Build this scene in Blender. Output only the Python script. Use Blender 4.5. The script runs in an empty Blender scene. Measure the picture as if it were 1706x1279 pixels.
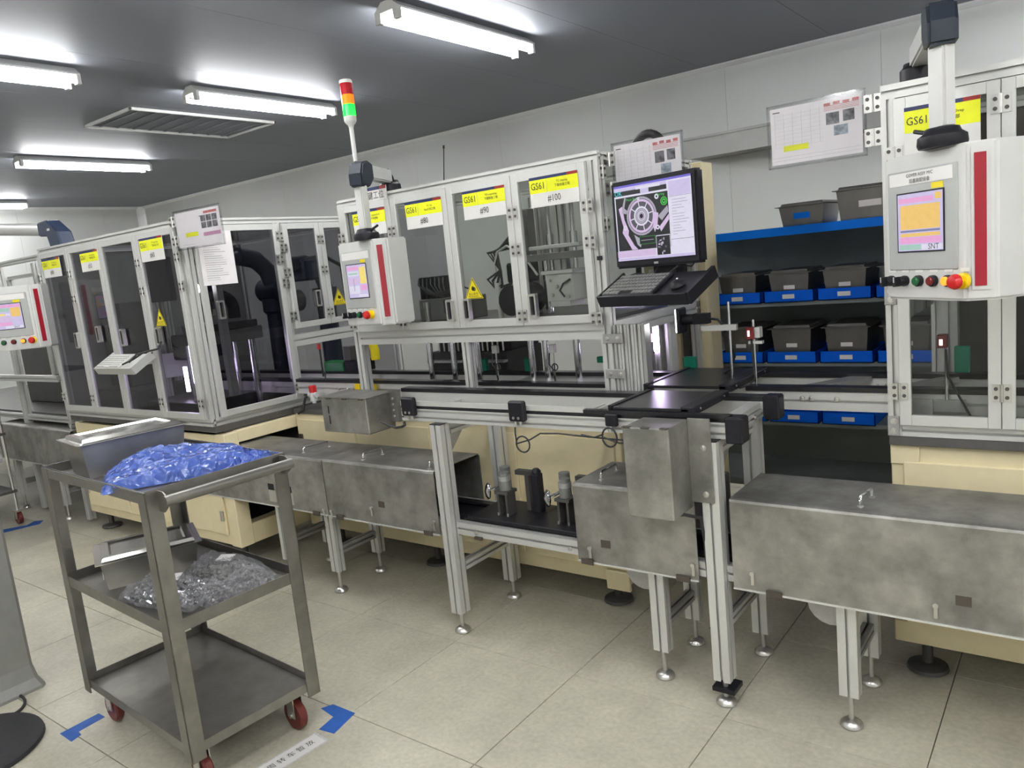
import bpy, bmesh, math, random
from mathutils import Vector, Matrix, noise
random.seed(7)
SC = bpy.context.scene
COL = SC.collection
R = math.radians

# ------------------------------------------------------------------ camera
F, YAW, PITCH, ROLL = 1283.05, -0.65717, -0.15505, -0.101636
fw = Vector((math.sin(YAW)*math.cos(PITCH), math.cos(YAW)*math.cos(PITCH), math.sin(PITCH)))
rt = Vector((math.cos(YAW), -math.sin(YAW), 0))
up = rt.cross(fw)
cr, sr = math.cos(ROLL), math.sin(ROLL)
r2, u2 = cr*rt + sr*up, -sr*rt + cr*up
cam = bpy.data.cameras.new('camera')
cam.sensor_width = 36.0
cam.lens = F/1706*36.0
cam.clip_start = 0.05
camo = bpy.data.objects.new('camera', cam)
COL.objects.link(camo)
mw = Matrix((r2, u2, -fw)).transposed().to_4x4()
mw.translation = (0, 0, 1.6)
camo.matrix_world = mw
SC.camera = camo

# ------------------------------------------------------------------ world, exposure
w = bpy.data.worlds.new('world'); SC.world = w; w.use_nodes = True
w.node_tree.nodes['Background'].inputs[0].default_value = (.5, .52, .55, 1)
w.node_tree.nodes['Background'].inputs[1].default_value = 0.05
SC.view_settings.view_transform = 'Standard'
SC.view_settings.look = 'None'
SC.view_settings.gamma = 1
SC.view_settings.use_curve_mapping = False
SC.view_settings.exposure = 0.55
SC.cycles.max_bounces = 7
SC.cycles.diffuse_bounces = 3
SC.cycles.glossy_bounces = 2
SC.cycles.transparent_max_bounces = 10
SC.cycles.caustics_reflective = False
SC.cycles.caustics_refractive = False
TUBE = 44.0          # brightness of the fluorescent tubes

# ------------------------------------------------------------------ materials
MATS = {}
def srgb(r, g, b):
    f = lambda c: (c/255/12.92) if c/255 <= .04045 else ((c/255+.055)/1.055)**2.4
    return (f(r), f(g), f(b))
def mat(name, col, rough=.5, metal=0., var=.06, scale=30., bump=0., emit=0., stretch=(1, 1, 1), spec=.5, var2=0., scale2=3., trans=0., alpha=1., coat=0., world=False, dark=False):
    m = bpy.data.materials.new(name); m.use_nodes = True
    nt = m.node_tree; N = nt.nodes; L = nt.links
    b = N['Principled BSDF']
    b.inputs['Roughness'].default_value = rough
    b.inputs['Metallic'].default_value = metal
    b.inputs['Specular IOR Level'].default_value = spec
    b.inputs['Coat Weight'].default_value = coat
    b.inputs['Transmission Weight'].default_value = trans
    b.inputs['Alpha'].default_value = alpha
    tc = N.new('ShaderNodeTexCoord'); mp = N.new('ShaderNodeMapping')
    mp.inputs['Scale'].default_value = stretch
    src = N.new('ShaderNodeNewGeometry').outputs['Position'] if world else tc.outputs['Object']
    L.new(src, mp.inputs['Vector'])
    nz = N.new('ShaderNodeTexNoise'); nz.inputs['Scale'].default_value = scale; nz.inputs['Detail'].default_value = 4
    L.new(mp.outputs[0], nz.inputs['Vector'])
    rp = N.new('ShaderNodeValToRGB')
    c = Vector(col)
    rp.color_ramp.elements[0].position = .3; rp.color_ramp.elements[1].position = .7
    rp.color_ramp.elements[0].color = (*(c*(1-var)), 1); rp.color_ramp.elements[1].color = (*[min(1, x) for x in c*(1+var)], 1)
    L.new(nz.outputs['Fac'], rp.inputs['Fac'])
    out = rp.outputs['Color']
    if var2:
        n2 = N.new('ShaderNodeTexNoise'); n2.inputs['Scale'].default_value = scale2; n2.inputs['Detail'].default_value = 6; n2.inputs['Roughness'].default_value = .65
        L.new(src, n2.inputs['Vector'])
        r3 = N.new('ShaderNodeValToRGB'); r3.color_ramp.elements[0].position = .35; r3.color_ramp.elements[1].position = .7
        k = 1-var2; r3.color_ramp.elements[0].color = (k, k, k, 1); r3.color_ramp.elements[1].color = (1, 1, 1, 1)
        L.new(n2.outputs['Fac'], r3.inputs['Fac'])
        mx = N.new('ShaderNodeMix'); mx.data_type = 'RGBA'; mx.blend_type = 'MULTIPLY'; mx.inputs['Factor'].default_value = 1
        L.new(out, mx.inputs['A']); L.new(r3.outputs['Color'], mx.inputs['B']); out = mx.outputs['Result']
    if dark: b.inputs['Base Color'].default_value = (.02, .02, .022, 1)
    else: L.new(out, b.inputs['Base Color'])
    if emit:
        b.inputs['Emission Strength'].default_value = emit
        L.new(out, b.inputs['Emission Color'])
    if bump:
        bp = N.new('ShaderNodeBump'); bp.inputs['Strength'].default_value = bump; bp.inputs['Distance'].default_value = .01
        L.new(nz.outputs['Fac'], bp.inputs['Height']); L.new(bp.outputs[0], b.inputs['Normal'])
    MATS[name] = m
    return m
def glass(name, tint, ior=1.45, rough=.03, base=0.):
    m = bpy.data.materials.new(name); m.use_nodes = True
    nt = m.node_tree; N = nt.nodes; L = nt.links
    N.remove(N['Principled BSDF'])
    tr = N.new('ShaderNodeBsdfTransparent'); gl = N.new('ShaderNodeBsdfGlossy'); mx = N.new('ShaderNodeMixShader'); fr = N.new('ShaderNodeLayerWeight')
    nz = N.new('ShaderNodeTexNoise'); nz.inputs['Scale'].default_value = 6
    rp = N.new('ShaderNodeValToRGB')
    rp.color_ramp.elements[0].color = (*[t*.96 for t in tint], 1); rp.color_ramp.elements[1].color = (*tint, 1)
    L.new(nz.outputs['Fac'], rp.inputs['Fac']); L.new(rp.outputs['Color'], tr.inputs['Color'])
    gl.inputs['Roughness'].default_value = rough
    fr.inputs['Blend'].default_value = .5
    pw = N.new('ShaderNodeMath'); pw.operation = 'POWER'; pw.inputs[1].default_value = 4.5
    L.new(fr.outputs['Facing'], pw.inputs[0])
    ad = N.new('ShaderNodeMath'); ad.operation = 'MULTIPLY_ADD'; ad.inputs[1].default_value = .8; ad.inputs[2].default_value = .025*(ior-.45)+base
    L.new(pw.outputs[0], ad.inputs[0])
    L.new(ad.outputs[0], mx.inputs['Fac']); L.new(tr.outputs[0], mx.inputs[1]); L.new(gl.outputs[0], mx.inputs[2])
    L.new(mx.outputs[0], N['Material Output'].inputs['Surface'])
    MATS[name] = m
    return m
def film(name, tint, fac=.35, rough=.18, scale=40., bump=.6):
    # thin crinkled plastic film: part see-through, part glossy, part milky
    m = bpy.data.materials.new(name); m.use_nodes = True
    nt = m.node_tree; N = nt.nodes; L = nt.links
    b = N['Principled BSDF']; b.inputs['Base Color'].default_value = (*tint, 1); b.inputs['Roughness'].default_value = rough
    b.inputs['Specular IOR Level'].default_value = 1.0
    tr = N.new('ShaderNodeBsdfTransparent'); tr.inputs['Color'].default_value = (*[.4+.6*t for t in tint], 1)
    mx = N.new('ShaderNodeMixShader'); mx.inputs['Fac'].default_value = fac
    L.new(tr.outputs[0], mx.inputs[1]); L.new(b.outputs[0], mx.inputs[2]); L.new(mx.outputs[0], N['Material Output'].inputs['Surface'])
    nz = N.new('ShaderNodeTexVoronoi'); nz.inputs['Scale'].default_value = scale; nz.feature = 'F1'
    n2 = N.new('ShaderNodeTexNoise'); n2.inputs['Scale'].default_value = scale*.6; n2.inputs['Detail'].default_value = 3; n2.inputs['Distortion'].default_value = 1.2
    tc = N.new('ShaderNodeTexCoord'); L.new(tc.outputs['Object'], nz.inputs['Vector']); L.new(tc.outputs['Object'], n2.inputs['Vector'])
    ad = N.new('ShaderNodeMath'); L.new(nz.outputs['Distance'], ad.inputs[0]); L.new(n2.outputs['Fac'], ad.inputs[1])
    bp = N.new('ShaderNodeBump'); bp.inputs['Strength'].default_value = bump; bp.inputs['Distance'].default_value = .02
    L.new(ad.outputs[0], bp.inputs['Height']); L.new(bp.outputs[0], b.inputs['Normal'])
    MATS[name] = m
    return m

mat('alu', (.66, .66, .635), .40, .45, .015, 60)
mat('alu_dark', (.42, .42, .41), .42, .6, .06, 60)
mat('steel', (.42, .41, .38), .42, .75, .1, 9, bump=.02, var2=.48, scale2=4.5)
mat('cart_steel', (.30, .29, .265), .36, .85, .1, 12, var2=.3, scale2=4)
mat('lid_steel', (.55, .54, .51), .2, .95, .06, 14)
mat('pan_steel', (.36, .35, .32), .36, .85, .08, 14, var2=.2)
mat('pan_dark', (.22, .21, .20), .35, .8, .08, 14)
mat('chrome', (.72, .72, .74), .13, 1., .04, 10)
mat('screw', (.62, .61, .58), .28, .9, .05, 40)
mat('cream', srgb(238, 224, 184), .45, 0, .03, 20, var2=.06, scale2=2)
mat('white', (.60, .60, .58), .42, 0, .03, 12)
mat('offwhite', (.62, .62, .58), .5, 0, .04, 8)
mat('panelgrey', (.42, .43, .42), .45, .2, .03, 20)
mat('pedestal_grey', (.26, .26, .245), .5, .3, .06, 20)
mat('belt', (.014, .014, .017), .3, 0, .2, 50)
mat('black', (.014, .014, .018), .42, 0, .15, 40, spec=.25)
mat('rubber', (.02, .02, .022), .6, 0, .2, 40)
mat('navy', (.022, .028, .04), .45, 0, .1, 20, spec=.25)
mat('navyblue', (.022, .035, .07), .4, 0, .1, 20)
mat('darkgrey', (.075, .073, .07), .5, .2, .15, 15)
mat('midgrey', (.2, .2, .19), .5, .3, .12, 15)
mat('plate_dark', (.12, .115, .11), .45, .5, .12, 15)
mat('redstrip', srgb(146, 8, 32), .4, 0, .05, 30)
mat('red', srgb(190, 30, 30), .3, 0, .05, 30)
mat('darkred', srgb(110, 18, 22), .3, 0, .05, 30)
mat('green', srgb(20, 92, 48), .35, 0, .06, 30)
mat('teal', srgb(10, 128, 100), .4, 0, .06, 30)
mat('yellow', srgb(240, 205, 10), .35, 0, .05, 30)
mat('orange_lit', srgb(255, 140, 40), .3, 0, .03, 30, emit=.9)
mat('sign_yellow', srgb(236, 240, 20), .4, 0, .03, 30)
mat('sign_white', srgb(226, 224, 220), .4, 0, .02, 30)
mat('sign_blue', srgb(28, 40, 88), .4, 0, .05, 30)
mat('sign_red', srgb(150, 30, 32), .4, 0, .05, 30)
mat('warn', srgb(228, 208, 20), .4, 0, .03, 30)
mat('ink', (.02, .02, .022), .5, 0, .1, 30)
mat('ink_grey', (.32, .32, .33), .5, 0, .2, 90)
mat('ink_light', (.55, .55, .56), .5, 0, .15, 90)
mat('ink_red', srgb(196, 110, 110), .5, 0, .2, 90)
mat('ink_pink', srgb(205, 150, 180), .5, 0, .1, 90)
mat('photo_print', (.16, .16, .17), .5, 0, .9, 45)
mat('photo_blue', (.32, .38, .42), .5, 0, .6, 45)
mat('paper', srgb(243, 238, 238), .5, 0, .03, 20)
mat('brown', srgb(74, 66, 58), .6, 0, .1, 30)
mat('blue_shelf', srgb(0, 120, 235), .5, 0, .05, 12, spec=.15)
mat('blue_bin', srgb(0, 100, 228), .5, 0, .06, 12, spec=.15)
mat('tape', srgb(22, 84, 166), .55, 0, .12, 25)
mat('redwheel', srgb(100, 38, 32), .4, 0, .08, 30)
mat('board_shade_grey', (.25, .28, .28), .6, 0, .12, 4)  # grey of the lower boards and of the sheet that imitates shade
mat('led_violet', (.80, .66, 1.), .3, 0, .01, 5, emit=22)
mat('led_white', (1., .96, 1.), .3, 0, .01, 5, emit=9)
mat('tube', (.985, .99, 1.), .3, 0, .005, 5, emit=TUBE)
mat('lamp_red', srgb(150, 20, 30), .15, 0, .05, 60, emit=.15)
mat('lamp_orange', srgb(255, 120, 10), .15, 0, .05, 60, emit=.55)
mat('lamp_green', srgb(20, 255, 70), .15, 0, .05, 60, emit=.9)
mat('sensor_lit', (1., .75, .75), .3, 0, .01, 5, emit=2.)
SCRN = {'s_white': (225, 222, 240), 's_lav': (205, 195, 232), 's_pink': (236, 168, 216), 's_amber': (243, 200, 110), 's_slate': (125, 128, 165), 's_green': (168, 205, 190),
        's_dark': (14, 14, 20), 's_grey': (170, 165, 180), 's_blue': (110, 100, 210), 's_cyan': (60, 220, 225), 's_lime': (70, 200, 70), 's_lilac': (214, 190, 226), 's_mid': (84, 80, 92), 's_yel': (250, 225, 120)}
for k, v in SCRN.items(): mat(k, srgb(*v), .25, 0, .03, 60, emit=.62, dark=True)
glass('pane', (.90, .91, .90))
glass('pane_grey', (.70, .70, .72), 1.5)
glass('pouch_film', (.97, .97, .98), 1.4, .08)
film('film_blue', (.10, .18, .62), .60, .08, 26, .9)
film('film_clear', (.80, .80, .82), .24, .07, 45, 1.)
# floor tile: speckled beige vinyl
mat('floor_tile', srgb(200, 195, 176), .38, 0, .10, 55, var2=.30, scale2=2.3, spec=.35, world=True)
mat('joint', (.12, .115, .10), .7, 0, .1, 20)
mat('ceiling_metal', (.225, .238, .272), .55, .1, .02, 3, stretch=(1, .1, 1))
mat('wall_panel', (.70, .71, .69), .45, 0, .03, 2)
mat('trim', (.8, .8, .79), .4, .2, .03, 10)
mat('beam_grey', (.30, .30, .285), .45, .3, .05, 8)

# ------------------------------------------------------------------ mesh building
class G:
    def __init__(s): s.v = []; s.f = []; s.m = []
    def add(s, vs, fs, mi=0):
        o = len(s.v); s.v += [Vector(v) for v in vs]
        for f in fs: s.f.append([i+o for i in f]); s.m.append(mi)
        return s
    def box(s, x0, x1, y0, y1, z0, z1, mi=0):
        return s.add([(x, y, z) for x in (x0, x1) for y in (y0, y1) for z in (z0, z1)],
                     [(0, 1, 3, 2), (4, 6, 7, 5), (0, 4, 5, 1), (2, 3, 7, 6), (0, 2, 6, 4), (1, 5, 7, 3)], mi)
    def quad(s, pts, mi=0): return s.add(pts, [list(range(len(pts)))], mi)
    def cyl(s, p, q, r, n=12, r2=None, mi=0, cap=True):
        p, q = Vector(p), Vector(q); d = (q-p).normalized(); r2 = r if r2 is None else r2
        a = d.orthogonal().normalized(); b = d.cross(a)
        vs = []; fs = []
        for i in range(n):
            t = 2*math.pi*i/n; e = a*math.cos(t)+b*math.sin(t)
            vs += [p+e*r, q+e*r2]
        for i in range(n):
            j = (i+1) % n; fs.append((2*i, 2*j, 2*j+1, 2*i+1))
        if cap: fs += [[2*i for i in range(n)][::-1], [2*i+1 for i in range(n)]]
        return s.add(vs, fs, mi)
    def tube(s, pts, r, n=8, mi=0, closed=False):
        pts = [Vector(p) for p in pts]; k = len(pts); vs = []; fs = []; a = None
        for i, p in enumerate(pts):
            if closed: d = pts[(i+1) % k]-pts[i-1]
            else: d = pts[min(i+1, k-1)]-pts[max(i-1, 0)]
            d.normalize()
            a = d.orthogonal().normalized() if a is None else (a-d*a.dot(d)).normalized()
            b = d.cross(a)
            vs += [p+(a*math.cos(2*math.pi*j/n)+b*math.sin(2*math.pi*j/n))*r for j in range(n)]
        for i in range(k if closed else k-1):
            i2 = (i+1) % k
            for j in range(n):
                j2 = (j+1) % n; fs.append((i*n+j, i*n+j2, i2*n+j2, i2*n+j))
        if not closed: fs += [list(range(n))[::-1], [(k-1)*n+j for j in range(n)]]
        return s.add(vs, fs, mi)
    def prism(s, poly, ax, c0, c1, mi=0):
        f = {'x': lambda a, b, c: (c, a, b), 'y': lambda a, b, c: (a, c, b), 'z': lambda a, b, c: (a, b, c)}[ax]
        n = len(poly); vs = [f(a, b, c0) for a, b in poly]+[f(a, b, c1) for a, b in poly]
        return s.add(vs, [list(range(n))[::-1], list(range(n, 2*n))]+[(i, (i+1) % n, n+(i+1) % n, n+i) for i in range(n)], mi)
    def lathe(s, prof, c, n=20, ax=(0, 0, 1), mi=0):
        c = Vector(c); d = Vector(ax).normalized(); a = d.orthogonal().normalized(); b = d.cross(a); vs = []; fs = []
        for r, z in prof:
            vs += [c+d*z+(a*math.cos(2*math.pi*i/n)+b*math.sin(2*math.pi*i/n))*max(r, 1e-4) for i in range(n)]
        for k in range(len(prof)-1):
            for i in range(n):
                j = (i+1) % n; fs.append((k*n+i, k*n+j, (k+1)*n+j, (k+1)*n+i))
        fs += [list(range(n))[::-1], [(len(prof)-1)*n+i for i in range(n)]]
        return s.add(vs, fs, mi)
    def prof(s, ax, c0, c1, a0, a1, b0, b1, mi=0, pitch=.055):
        # aluminium T-slot extrusion: rectangle a x b with slots along every face
        sw, sd = .0045, min(.013, .34*min(a1-a0, b1-b0)); P = []
        def side(p, q, nrm):
            L = math.hypot(q[0]-p[0], q[1]-p[1]); n = max(1, round(L/pitch)); d = ((q[0]-p[0])/L, (q[1]-p[1])/L)
            P.append(p)
            if L < .018: return
            for i in range(n):
                m = L*(i+.5)/n
                for t, k in ((m-sw, 0), (m-sw, sd*.3), (m-sw*1.6, sd*.3), (m-sw*1.6, sd), (m+sw*1.6, sd), (m+sw*1.6, sd*.3), (m+sw, sd*.3), (m+sw, 0)):
                    P.append((p[0]+d[0]*t+nrm[0]*k, p[1]+d[1]*t+nrm[1]*k))
        side((a0, b0), (a1, b0), (0, 1)); side((a1, b0), (a1, b1), (-1, 0)); side((a1, b1), (a0, b1), (0, -1)); side((a0, b1), (a0, b0), (1, 0))
        return s.prism(P, ax, c0, c1, mi)
    def ring(s, c, ux, uy, r0, r1, n=32, a0=0, a1=2*math.pi, mi=0):
        c, ux, uy = Vector(c), Vector(ux), Vector(uy); vs = []; fs = []
        for i in range(n+1):
            t = a0+(a1-a0)*i/n; e = ux*math.cos(t)+uy*math.sin(t); vs += [c+e*r0, c+e*r1]
        for i in range(n): fs.append((2*i, 2*i+1, 2*i+3, 2*i+2))
        return s.add(vs, fs, mi)
    def xf(s, M):
        s.v = [M @ v for v in s.v]; return s

WM = {}
def link(o, parent=None, M=None):
    COL.objects.link(o)
    if parent is not None: o.parent = parent; WM[o] = WM[parent].copy()
    else: WM[o] = M or Matrix.Identity(4)
def tag(o, label, cat, group=None):
    o['label'] = label; o['category'] = cat
    if group: o['group'] = group
    return o
def thing(name, label, cat, loc=(0, 0, 0), rz=0., group=None):
    o = bpy.data.objects.new(name, None); o.empty_display_size = .05
    M = Matrix.Translation(loc) @ Matrix.Rotation(rz, 4, 'Z')
    link(o, None, M); o.location = loc; o.rotation_euler = (0, 0, rz)
    return tag(o, label, cat, group)
def mesh(name, g, mats, bev=0., smooth=False, seg=1):
    me = bpy.data.meshes.new(name)
    bm = bmesh.new(); vs = [bm.verts.new(v) for v in g.v]
    for f, mi in zip(g.f, g.m):
        try: fc = bm.faces.new([vs[i] for i in f]); fc.material_index = mi
        except ValueError: pass
    bmesh.ops.recalc_face_normals(bm, faces=bm.faces)
    if bev:
        es = [e for e in bm.edges if len(e.link_faces) == 2 and e.calc_face_angle(0) > .5]
        bmesh.ops.bevel(bm, geom=es, offset=bev, segments=seg, affect='EDGES', clamp_overlap=True)
    if smooth:
        for f in bm.faces: f.smooth = True
        for e in bm.edges:
            if len(e.link_faces) == 2 and e.calc_face_angle(0) > .7: e.smooth = False
    bm.to_mesh(me); bm.free()
    for m in ([mats] if isinstance(mats, str) else mats): me.materials.append(MATS[m])
    return me
def part(name, g, mats, parent, bev=0., smooth=False, local=False, label=None, seg=1):
    if not local: g.xf(WM[parent].inverted())
    o = bpy.data.objects.new(name, mesh(name, g, mats, bev, smooth, seg)); link(o, parent)
    if label: o['label'] = label
    return o
def inst(name, me, parent, loc, rot=None, local=False):
    # a part that shares mesh data; loc in world axes unless local
    o = bpy.data.objects.new(name, me); link(o, parent)
    M = Matrix.Translation(loc) @ (rot if rot else Matrix.Identity(4))
    if not local: M = WM[parent].inverted() @ M
    o.matrix_basis = M
    return o
def single(name, g, mats, label, cat, group=None, bev=0., smooth=False, seg=1):
    lo = [min(v[i] for v in g.v) for i in range(3)]; hi = [max(v[i] for v in g.v) for i in range(3)]
    c = Vector(((lo[0]+hi[0])/2, (lo[1]+hi[1])/2, lo[2]))
    g.xf(Matrix.Translation(-c))
    o = bpy.data.objects.new(name, mesh(name, g, mats, bev, smooth, seg)); link(o, None, Matrix.Translation(c)); o.location = c
    return tag(o, label, cat, group)
def struct(name, g, mats, parent=None, bev=0.):
    o = bpy.data.objects.new(name, mesh(name, g, mats, bev)); link(o, parent)
    if parent is None: o['kind'] = 'structure'
    return o
_txt = {}
def txt(name, s, size, O, ux, uy, m, parent, align='CENTER', off=.0012, sx=1.):
    # flat printed lettering, built as geometry at world point O (centre), axes ux, uy
    k = (s, align)
    if k not in _txt:
        cu = bpy.data.curves.new('t', 'FONT'); cu.body = s; cu.size = 1; cu.align_x = align; cu.align_y = 'CENTER'; cu.resolution_u = 2
        o = bpy.data.objects.new('t', cu); me = bpy.data.meshes.new_from_object(o)
        _txt[k] = ([v.co.copy() for v in me.vertices], [list(p.vertices) for p in me.polygons])
        bpy.data.objects.remove(o); bpy.data.curves.remove(cu); bpy.data.meshes.remove(me)
    vs, fs = _txt[k]; ux, uy, O = Vector(ux), Vector(uy), Vector(O); n = ux.cross(uy)
    g = G(); g.add([O+ux*v.x*size*sx+uy*v.y*size+n*off for v in vs], fs)
    return part(name, g, m, parent)
def rects(g, O, ux, uy, lst, off=.001):
    # flat print: (u0,u1,v0,v1,material index[,layer])
    O, ux, uy = Vector(O), Vector(ux), Vector(uy); n = ux.cross(uy)
    for r in lst:
        u0, u1, v0, v1, mi = r[:5]; k = n*off*(r[5] if len(r) > 5 else 1)
        g.quad([O+ux*u0+uy*v0+k, O+ux*u1+uy*v0+k, O+ux*u1+uy*v1+k, O+ux*u0+uy*v1+k], mi)
    return g

# ================================================================== THE ROOM
X0, X1, Y0, Y1, H = -11.6, 3.0, -3.5, 6.3, 3.0
TS = .61
fl = struct('floor', G().box(X0, X1, Y0, Y1, -.06, -.012), 'joint')
tile_me = mesh('floor_tile', G().box(.0015, TS-.0015, .0015, TS-.0015, -.013, 0), 'floor_tile', bev=.001)
rest = G()
ix0 = math.floor((X0+.993)/TS); ix1 = math.ceil((X1+.993)/TS); iy0 = math.floor((Y0-2.28)/TS); iy1 = math.ceil((Y1-2.28)/TS)
for i in range(ix0, ix1):
    for j in range(iy0, iy1):
        x, y = -.993+TS*i, 2.28+TS*j
        if -9.6 < x < .9 and .3 < y < 4.6:
            inst('floor_tile', tile_me, fl, (x, y, 0))
        else:
            rest.box(max(X0, x+.0015), min(X1, x+TS-.0015), max(Y0, y+.0015), min(Y1, y+TS-.0015), -.013, 0)
o = struct('floor_tile_field', rest, 'floor_tile', fl); o['kind'] = 'stuff'
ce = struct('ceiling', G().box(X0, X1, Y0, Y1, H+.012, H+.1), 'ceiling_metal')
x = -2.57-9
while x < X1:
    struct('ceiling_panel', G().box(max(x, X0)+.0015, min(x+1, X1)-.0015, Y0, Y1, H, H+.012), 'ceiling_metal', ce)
    x += 1
wb = struct('wall_back', G().box(X0, X1, Y1+.012, Y1+.1, 0, H), 'wall_panel')
x = -11.6
while x < X1:
    struct('wall_sheet', G().box(x+.001, min(x+1.15, X1)-.001, Y1, Y1+.012, .1, H), 'wall_panel', wb); x += 1.15
wl = struct('wall_left', G().box(X0-.1, X0-.012, Y0, Y1, 0, H), 'wall_panel')
y = Y0
while y < Y1:
    struct('wall_sheet', G().box(X0-.012, X0, y+.001, min(y+1.15, Y1)-.001, .1, H), 'wall_panel', wl); y += 1.15
struct('wall_right', G().box(X1, X1+.1, Y0, Y1, 0, H), 'wall_panel')
struct('wall_front', G().box(X0, X1, Y0-.1, Y0, 0, H), 'wall_panel')
struct('trim_1', G().prism([(Y1, H), (Y1-.035, H), (Y1-.03, H-.012), (Y1-.012, H-.03), (Y1, H-.035)], 'x', X0, X1), 'trim')
struct('trim_2', G().prism([(X0, H), (X0+.035, H), (X0+.03, H-.012), (X0+.012, H-.03), (X0, H-.035)], 'y', Y0, Y1), 'trim')
struct('trim_3', G().prism([(X0, Y1), (X0+.09, Y1), (X0+.07, Y1-.03), (X0+.03, Y1-.07), (X0, Y1-.09)], 'z', 0, H), 'trim')
struct('baseboard_back', G().box(X0, X1, Y1-.012, Y1, 0, .1), 'trim')
struct('baseboard_left', G().box(X0, X0+.012, Y0, Y1, 0, .1), 'trim')
# grey header beam on the back wall
b = G(); b.box(-2.63, X1, 5.95, Y1, 2.275, 2.42); b.box(-2.63, X1, 5.94, 5.95, 2.265, 2.285); b.box(-2.63, X1, 5.94, 5.95, 2.41, 2.43)
struct('trim_4', b, 'beam_grey')

# ------------------------------------------------------------------ fluorescent battens
def batten(x, y, label):
    t = thing('ceiling_light', label, 'light', (x, y, 2.86), 0, 'twin-tube battens on the ceiling')
    g = G(); g.prism([(-.035, H), (-.088, H-.042), (-.088, H-.052), (.088, H-.052), (.088, H-.042), (.035, H)], 'y', -.61, .61)
    for v in g.v: v.x += x; v.y += y
    part('housing', g, 'white', t)
    for s in (-1, 1):
        for k in (-1, 1):
            part('lamp_holder', G().prism([(x+s*.045, H-.052), (x+s*.085, H-.052), (x+s*.085, H-.102), (x+s*.047, H-.102)], 'y', y+k*.6-.012, y+k*.6+.012), 'white', t)
        part('tube', G().cyl((x+s*.065, y-.588, H-.082), (x+s*.065, y+.588, H-.082), .0145, 10), 'tube', t, smooth=True)
LIGHTS = [(-2.955, 3.70, 'twin-tube ceiling light above the signal tower, largest in view'),
          (-4.935, 3.76, 'twin-tube ceiling light left of the red-orange-green signal tower'),
          (-7.80, 3.76, 'twin-tube ceiling light in front of the far wall corner'),
          (-10.85, 3.78, 'most distant twin-tube ceiling light near the left wall'),
          (-4.90, 1.77, 'twin-tube ceiling light cut by the left edge of the frame, nearest of those'),
          (-7.80, 1.77, 'twin-tube ceiling light left of the far wall corner, outside the frame'),
          (-2.955, 1.77, 'twin-tube ceiling light just above the frame near the cart'),
          (-.9, .9, 'twin-tube ceiling light above the photographer, outside the frame'),
          (-4.90, -1.6, 'twin-tube ceiling light behind the photographer on the left'),
          (-2.0, -.6, 'twin-tube ceiling light behind the photographer'),
          (.3, -.2, 'twin-tube ceiling light behind the photographer on the right'),
          (1.9, -.2, 'twin-tube ceiling light behind the photographer on the far right'),
          (1.9, 1.77, 'twin-tube ceiling light beyond the right edge of the frame'),
          (.32, 5.1, 'added twin-tube ceiling light over the back right, outside the frame, brightening the rack'),  # unseen lamp, added to brighten the blue rack and back wall
          (2.0, 5.1, 'added twin-tube ceiling light in the far back right corner, outside the frame'),  # second lamp added out of view, more light on the rack
          (.3, -2.2, 'rearmost twin-tube ceiling light on the right'),
          (-2.0, -2.2, 'rearmost twin-tube ceiling light in the middle'),
          (1.0, .5, 'added twin-tube fill light right above the photographer, outside the frame'),  # added out of view to lift the floor on the right
          (-.8, -.6, 'added twin-tube fill light behind the photographer, right of centre'),  # added out of view for more frontal light on the machines
          (-7.8, -1.6, 'twin-tube ceiling light far behind on the left')]
for x, y, lb in LIGHTS: batten(x, y, lb)
# ceiling air diffuser
t = thing('air_diffuser', 'rectangular white-rimmed air diffuser in the ceiling between the lights', 'vent', (-6.0, 3.74, 2.97))
g = G(); x0, x1, y0, y1 = -6.36, -5.64, 3.10, 4.38
for a in ((x0, x0+.018, y0, y1), (x1-.018, x1, y0, y1), (x0, x1, y0, y0+.018), (x0, x1, y1-.018, y1)): g.box(*a, H-.022, H)
part('rim', g, 'white', t, bev=.003)
part('backing', G().box(x0+.03, x1-.03, y0+.03, y1-.03, H-.004, H-.0005), 'ceiling_metal', t)
for i in range(9):
    yy = y0+.1+i*.135
    part('slat', G().box(x0+.04, x1-.04, yy, yy+.02, H-.012, H-.004), 'ceiling_metal', t)

# ================================================================== ENCLOSURES (aluminium frames, acrylic doors)
def hinge_mesh():
    g = G()
    g.box(-.026, -.004, -.004, 0, -.028, .028); g.box(.004, .026, -.004, 0, -.028, .028); g.cyl((0, -.003, -.028), (0, -.003, .028), .0055, 8)
    for x in (-.015, .015):
        for z in (-.014, .014): g.cyl((x, -.0065, z), (x, -.003, z), .0062, 8, None, 1)
    return mesh('hinge', g, ['screw', 'darkgrey'], smooth=True)
def handle_mesh():
    g = G(); o = [(-.016, -.052), (.016, -.052), (.02, -.046), (.02, .046), (.016, .052), (-.016, .052), (-.02, .046), (-.02, -.046)]
    i = [(x*.58, z*.8) for x, z in o]; n = 8
    vs = [(x, -.022, z) for x, z in o]+[(x, -.022, z) for x, z in i]+[(x, 0, z) for x, z in o]+[(x, -.006, z) for x, z in i]
    fs = []
    for k in range(n):
        j = (k+1) % n
        fs += [(k, j, n+j, n+k), (k, 2*n+k, 2*n+j, j), (n+k, n+j, 3*n+j, 3*n+k)]
    g.add(vs, fs, 0); g.quad([(x, -.007, z) for x, z in i], 1)
    return mesh('handle', g, ['screw', 'black'])
HINGE, HANDLE = hinge_mesh(), handle_mesh()
ROTX = Matrix.Rotation(R(90), 4, 'Z')       # turns a -Y facing part to face +X
def face(side, off):
    # (u, n, v) on a front face (-Y) or a side face (+X): returns world mapper and rotation
    if side == 'front': return (lambda u, n, v: (u, off+n, v)), None
    return (lambda u, n, v: (off-n, u, v)), ROTX
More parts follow.
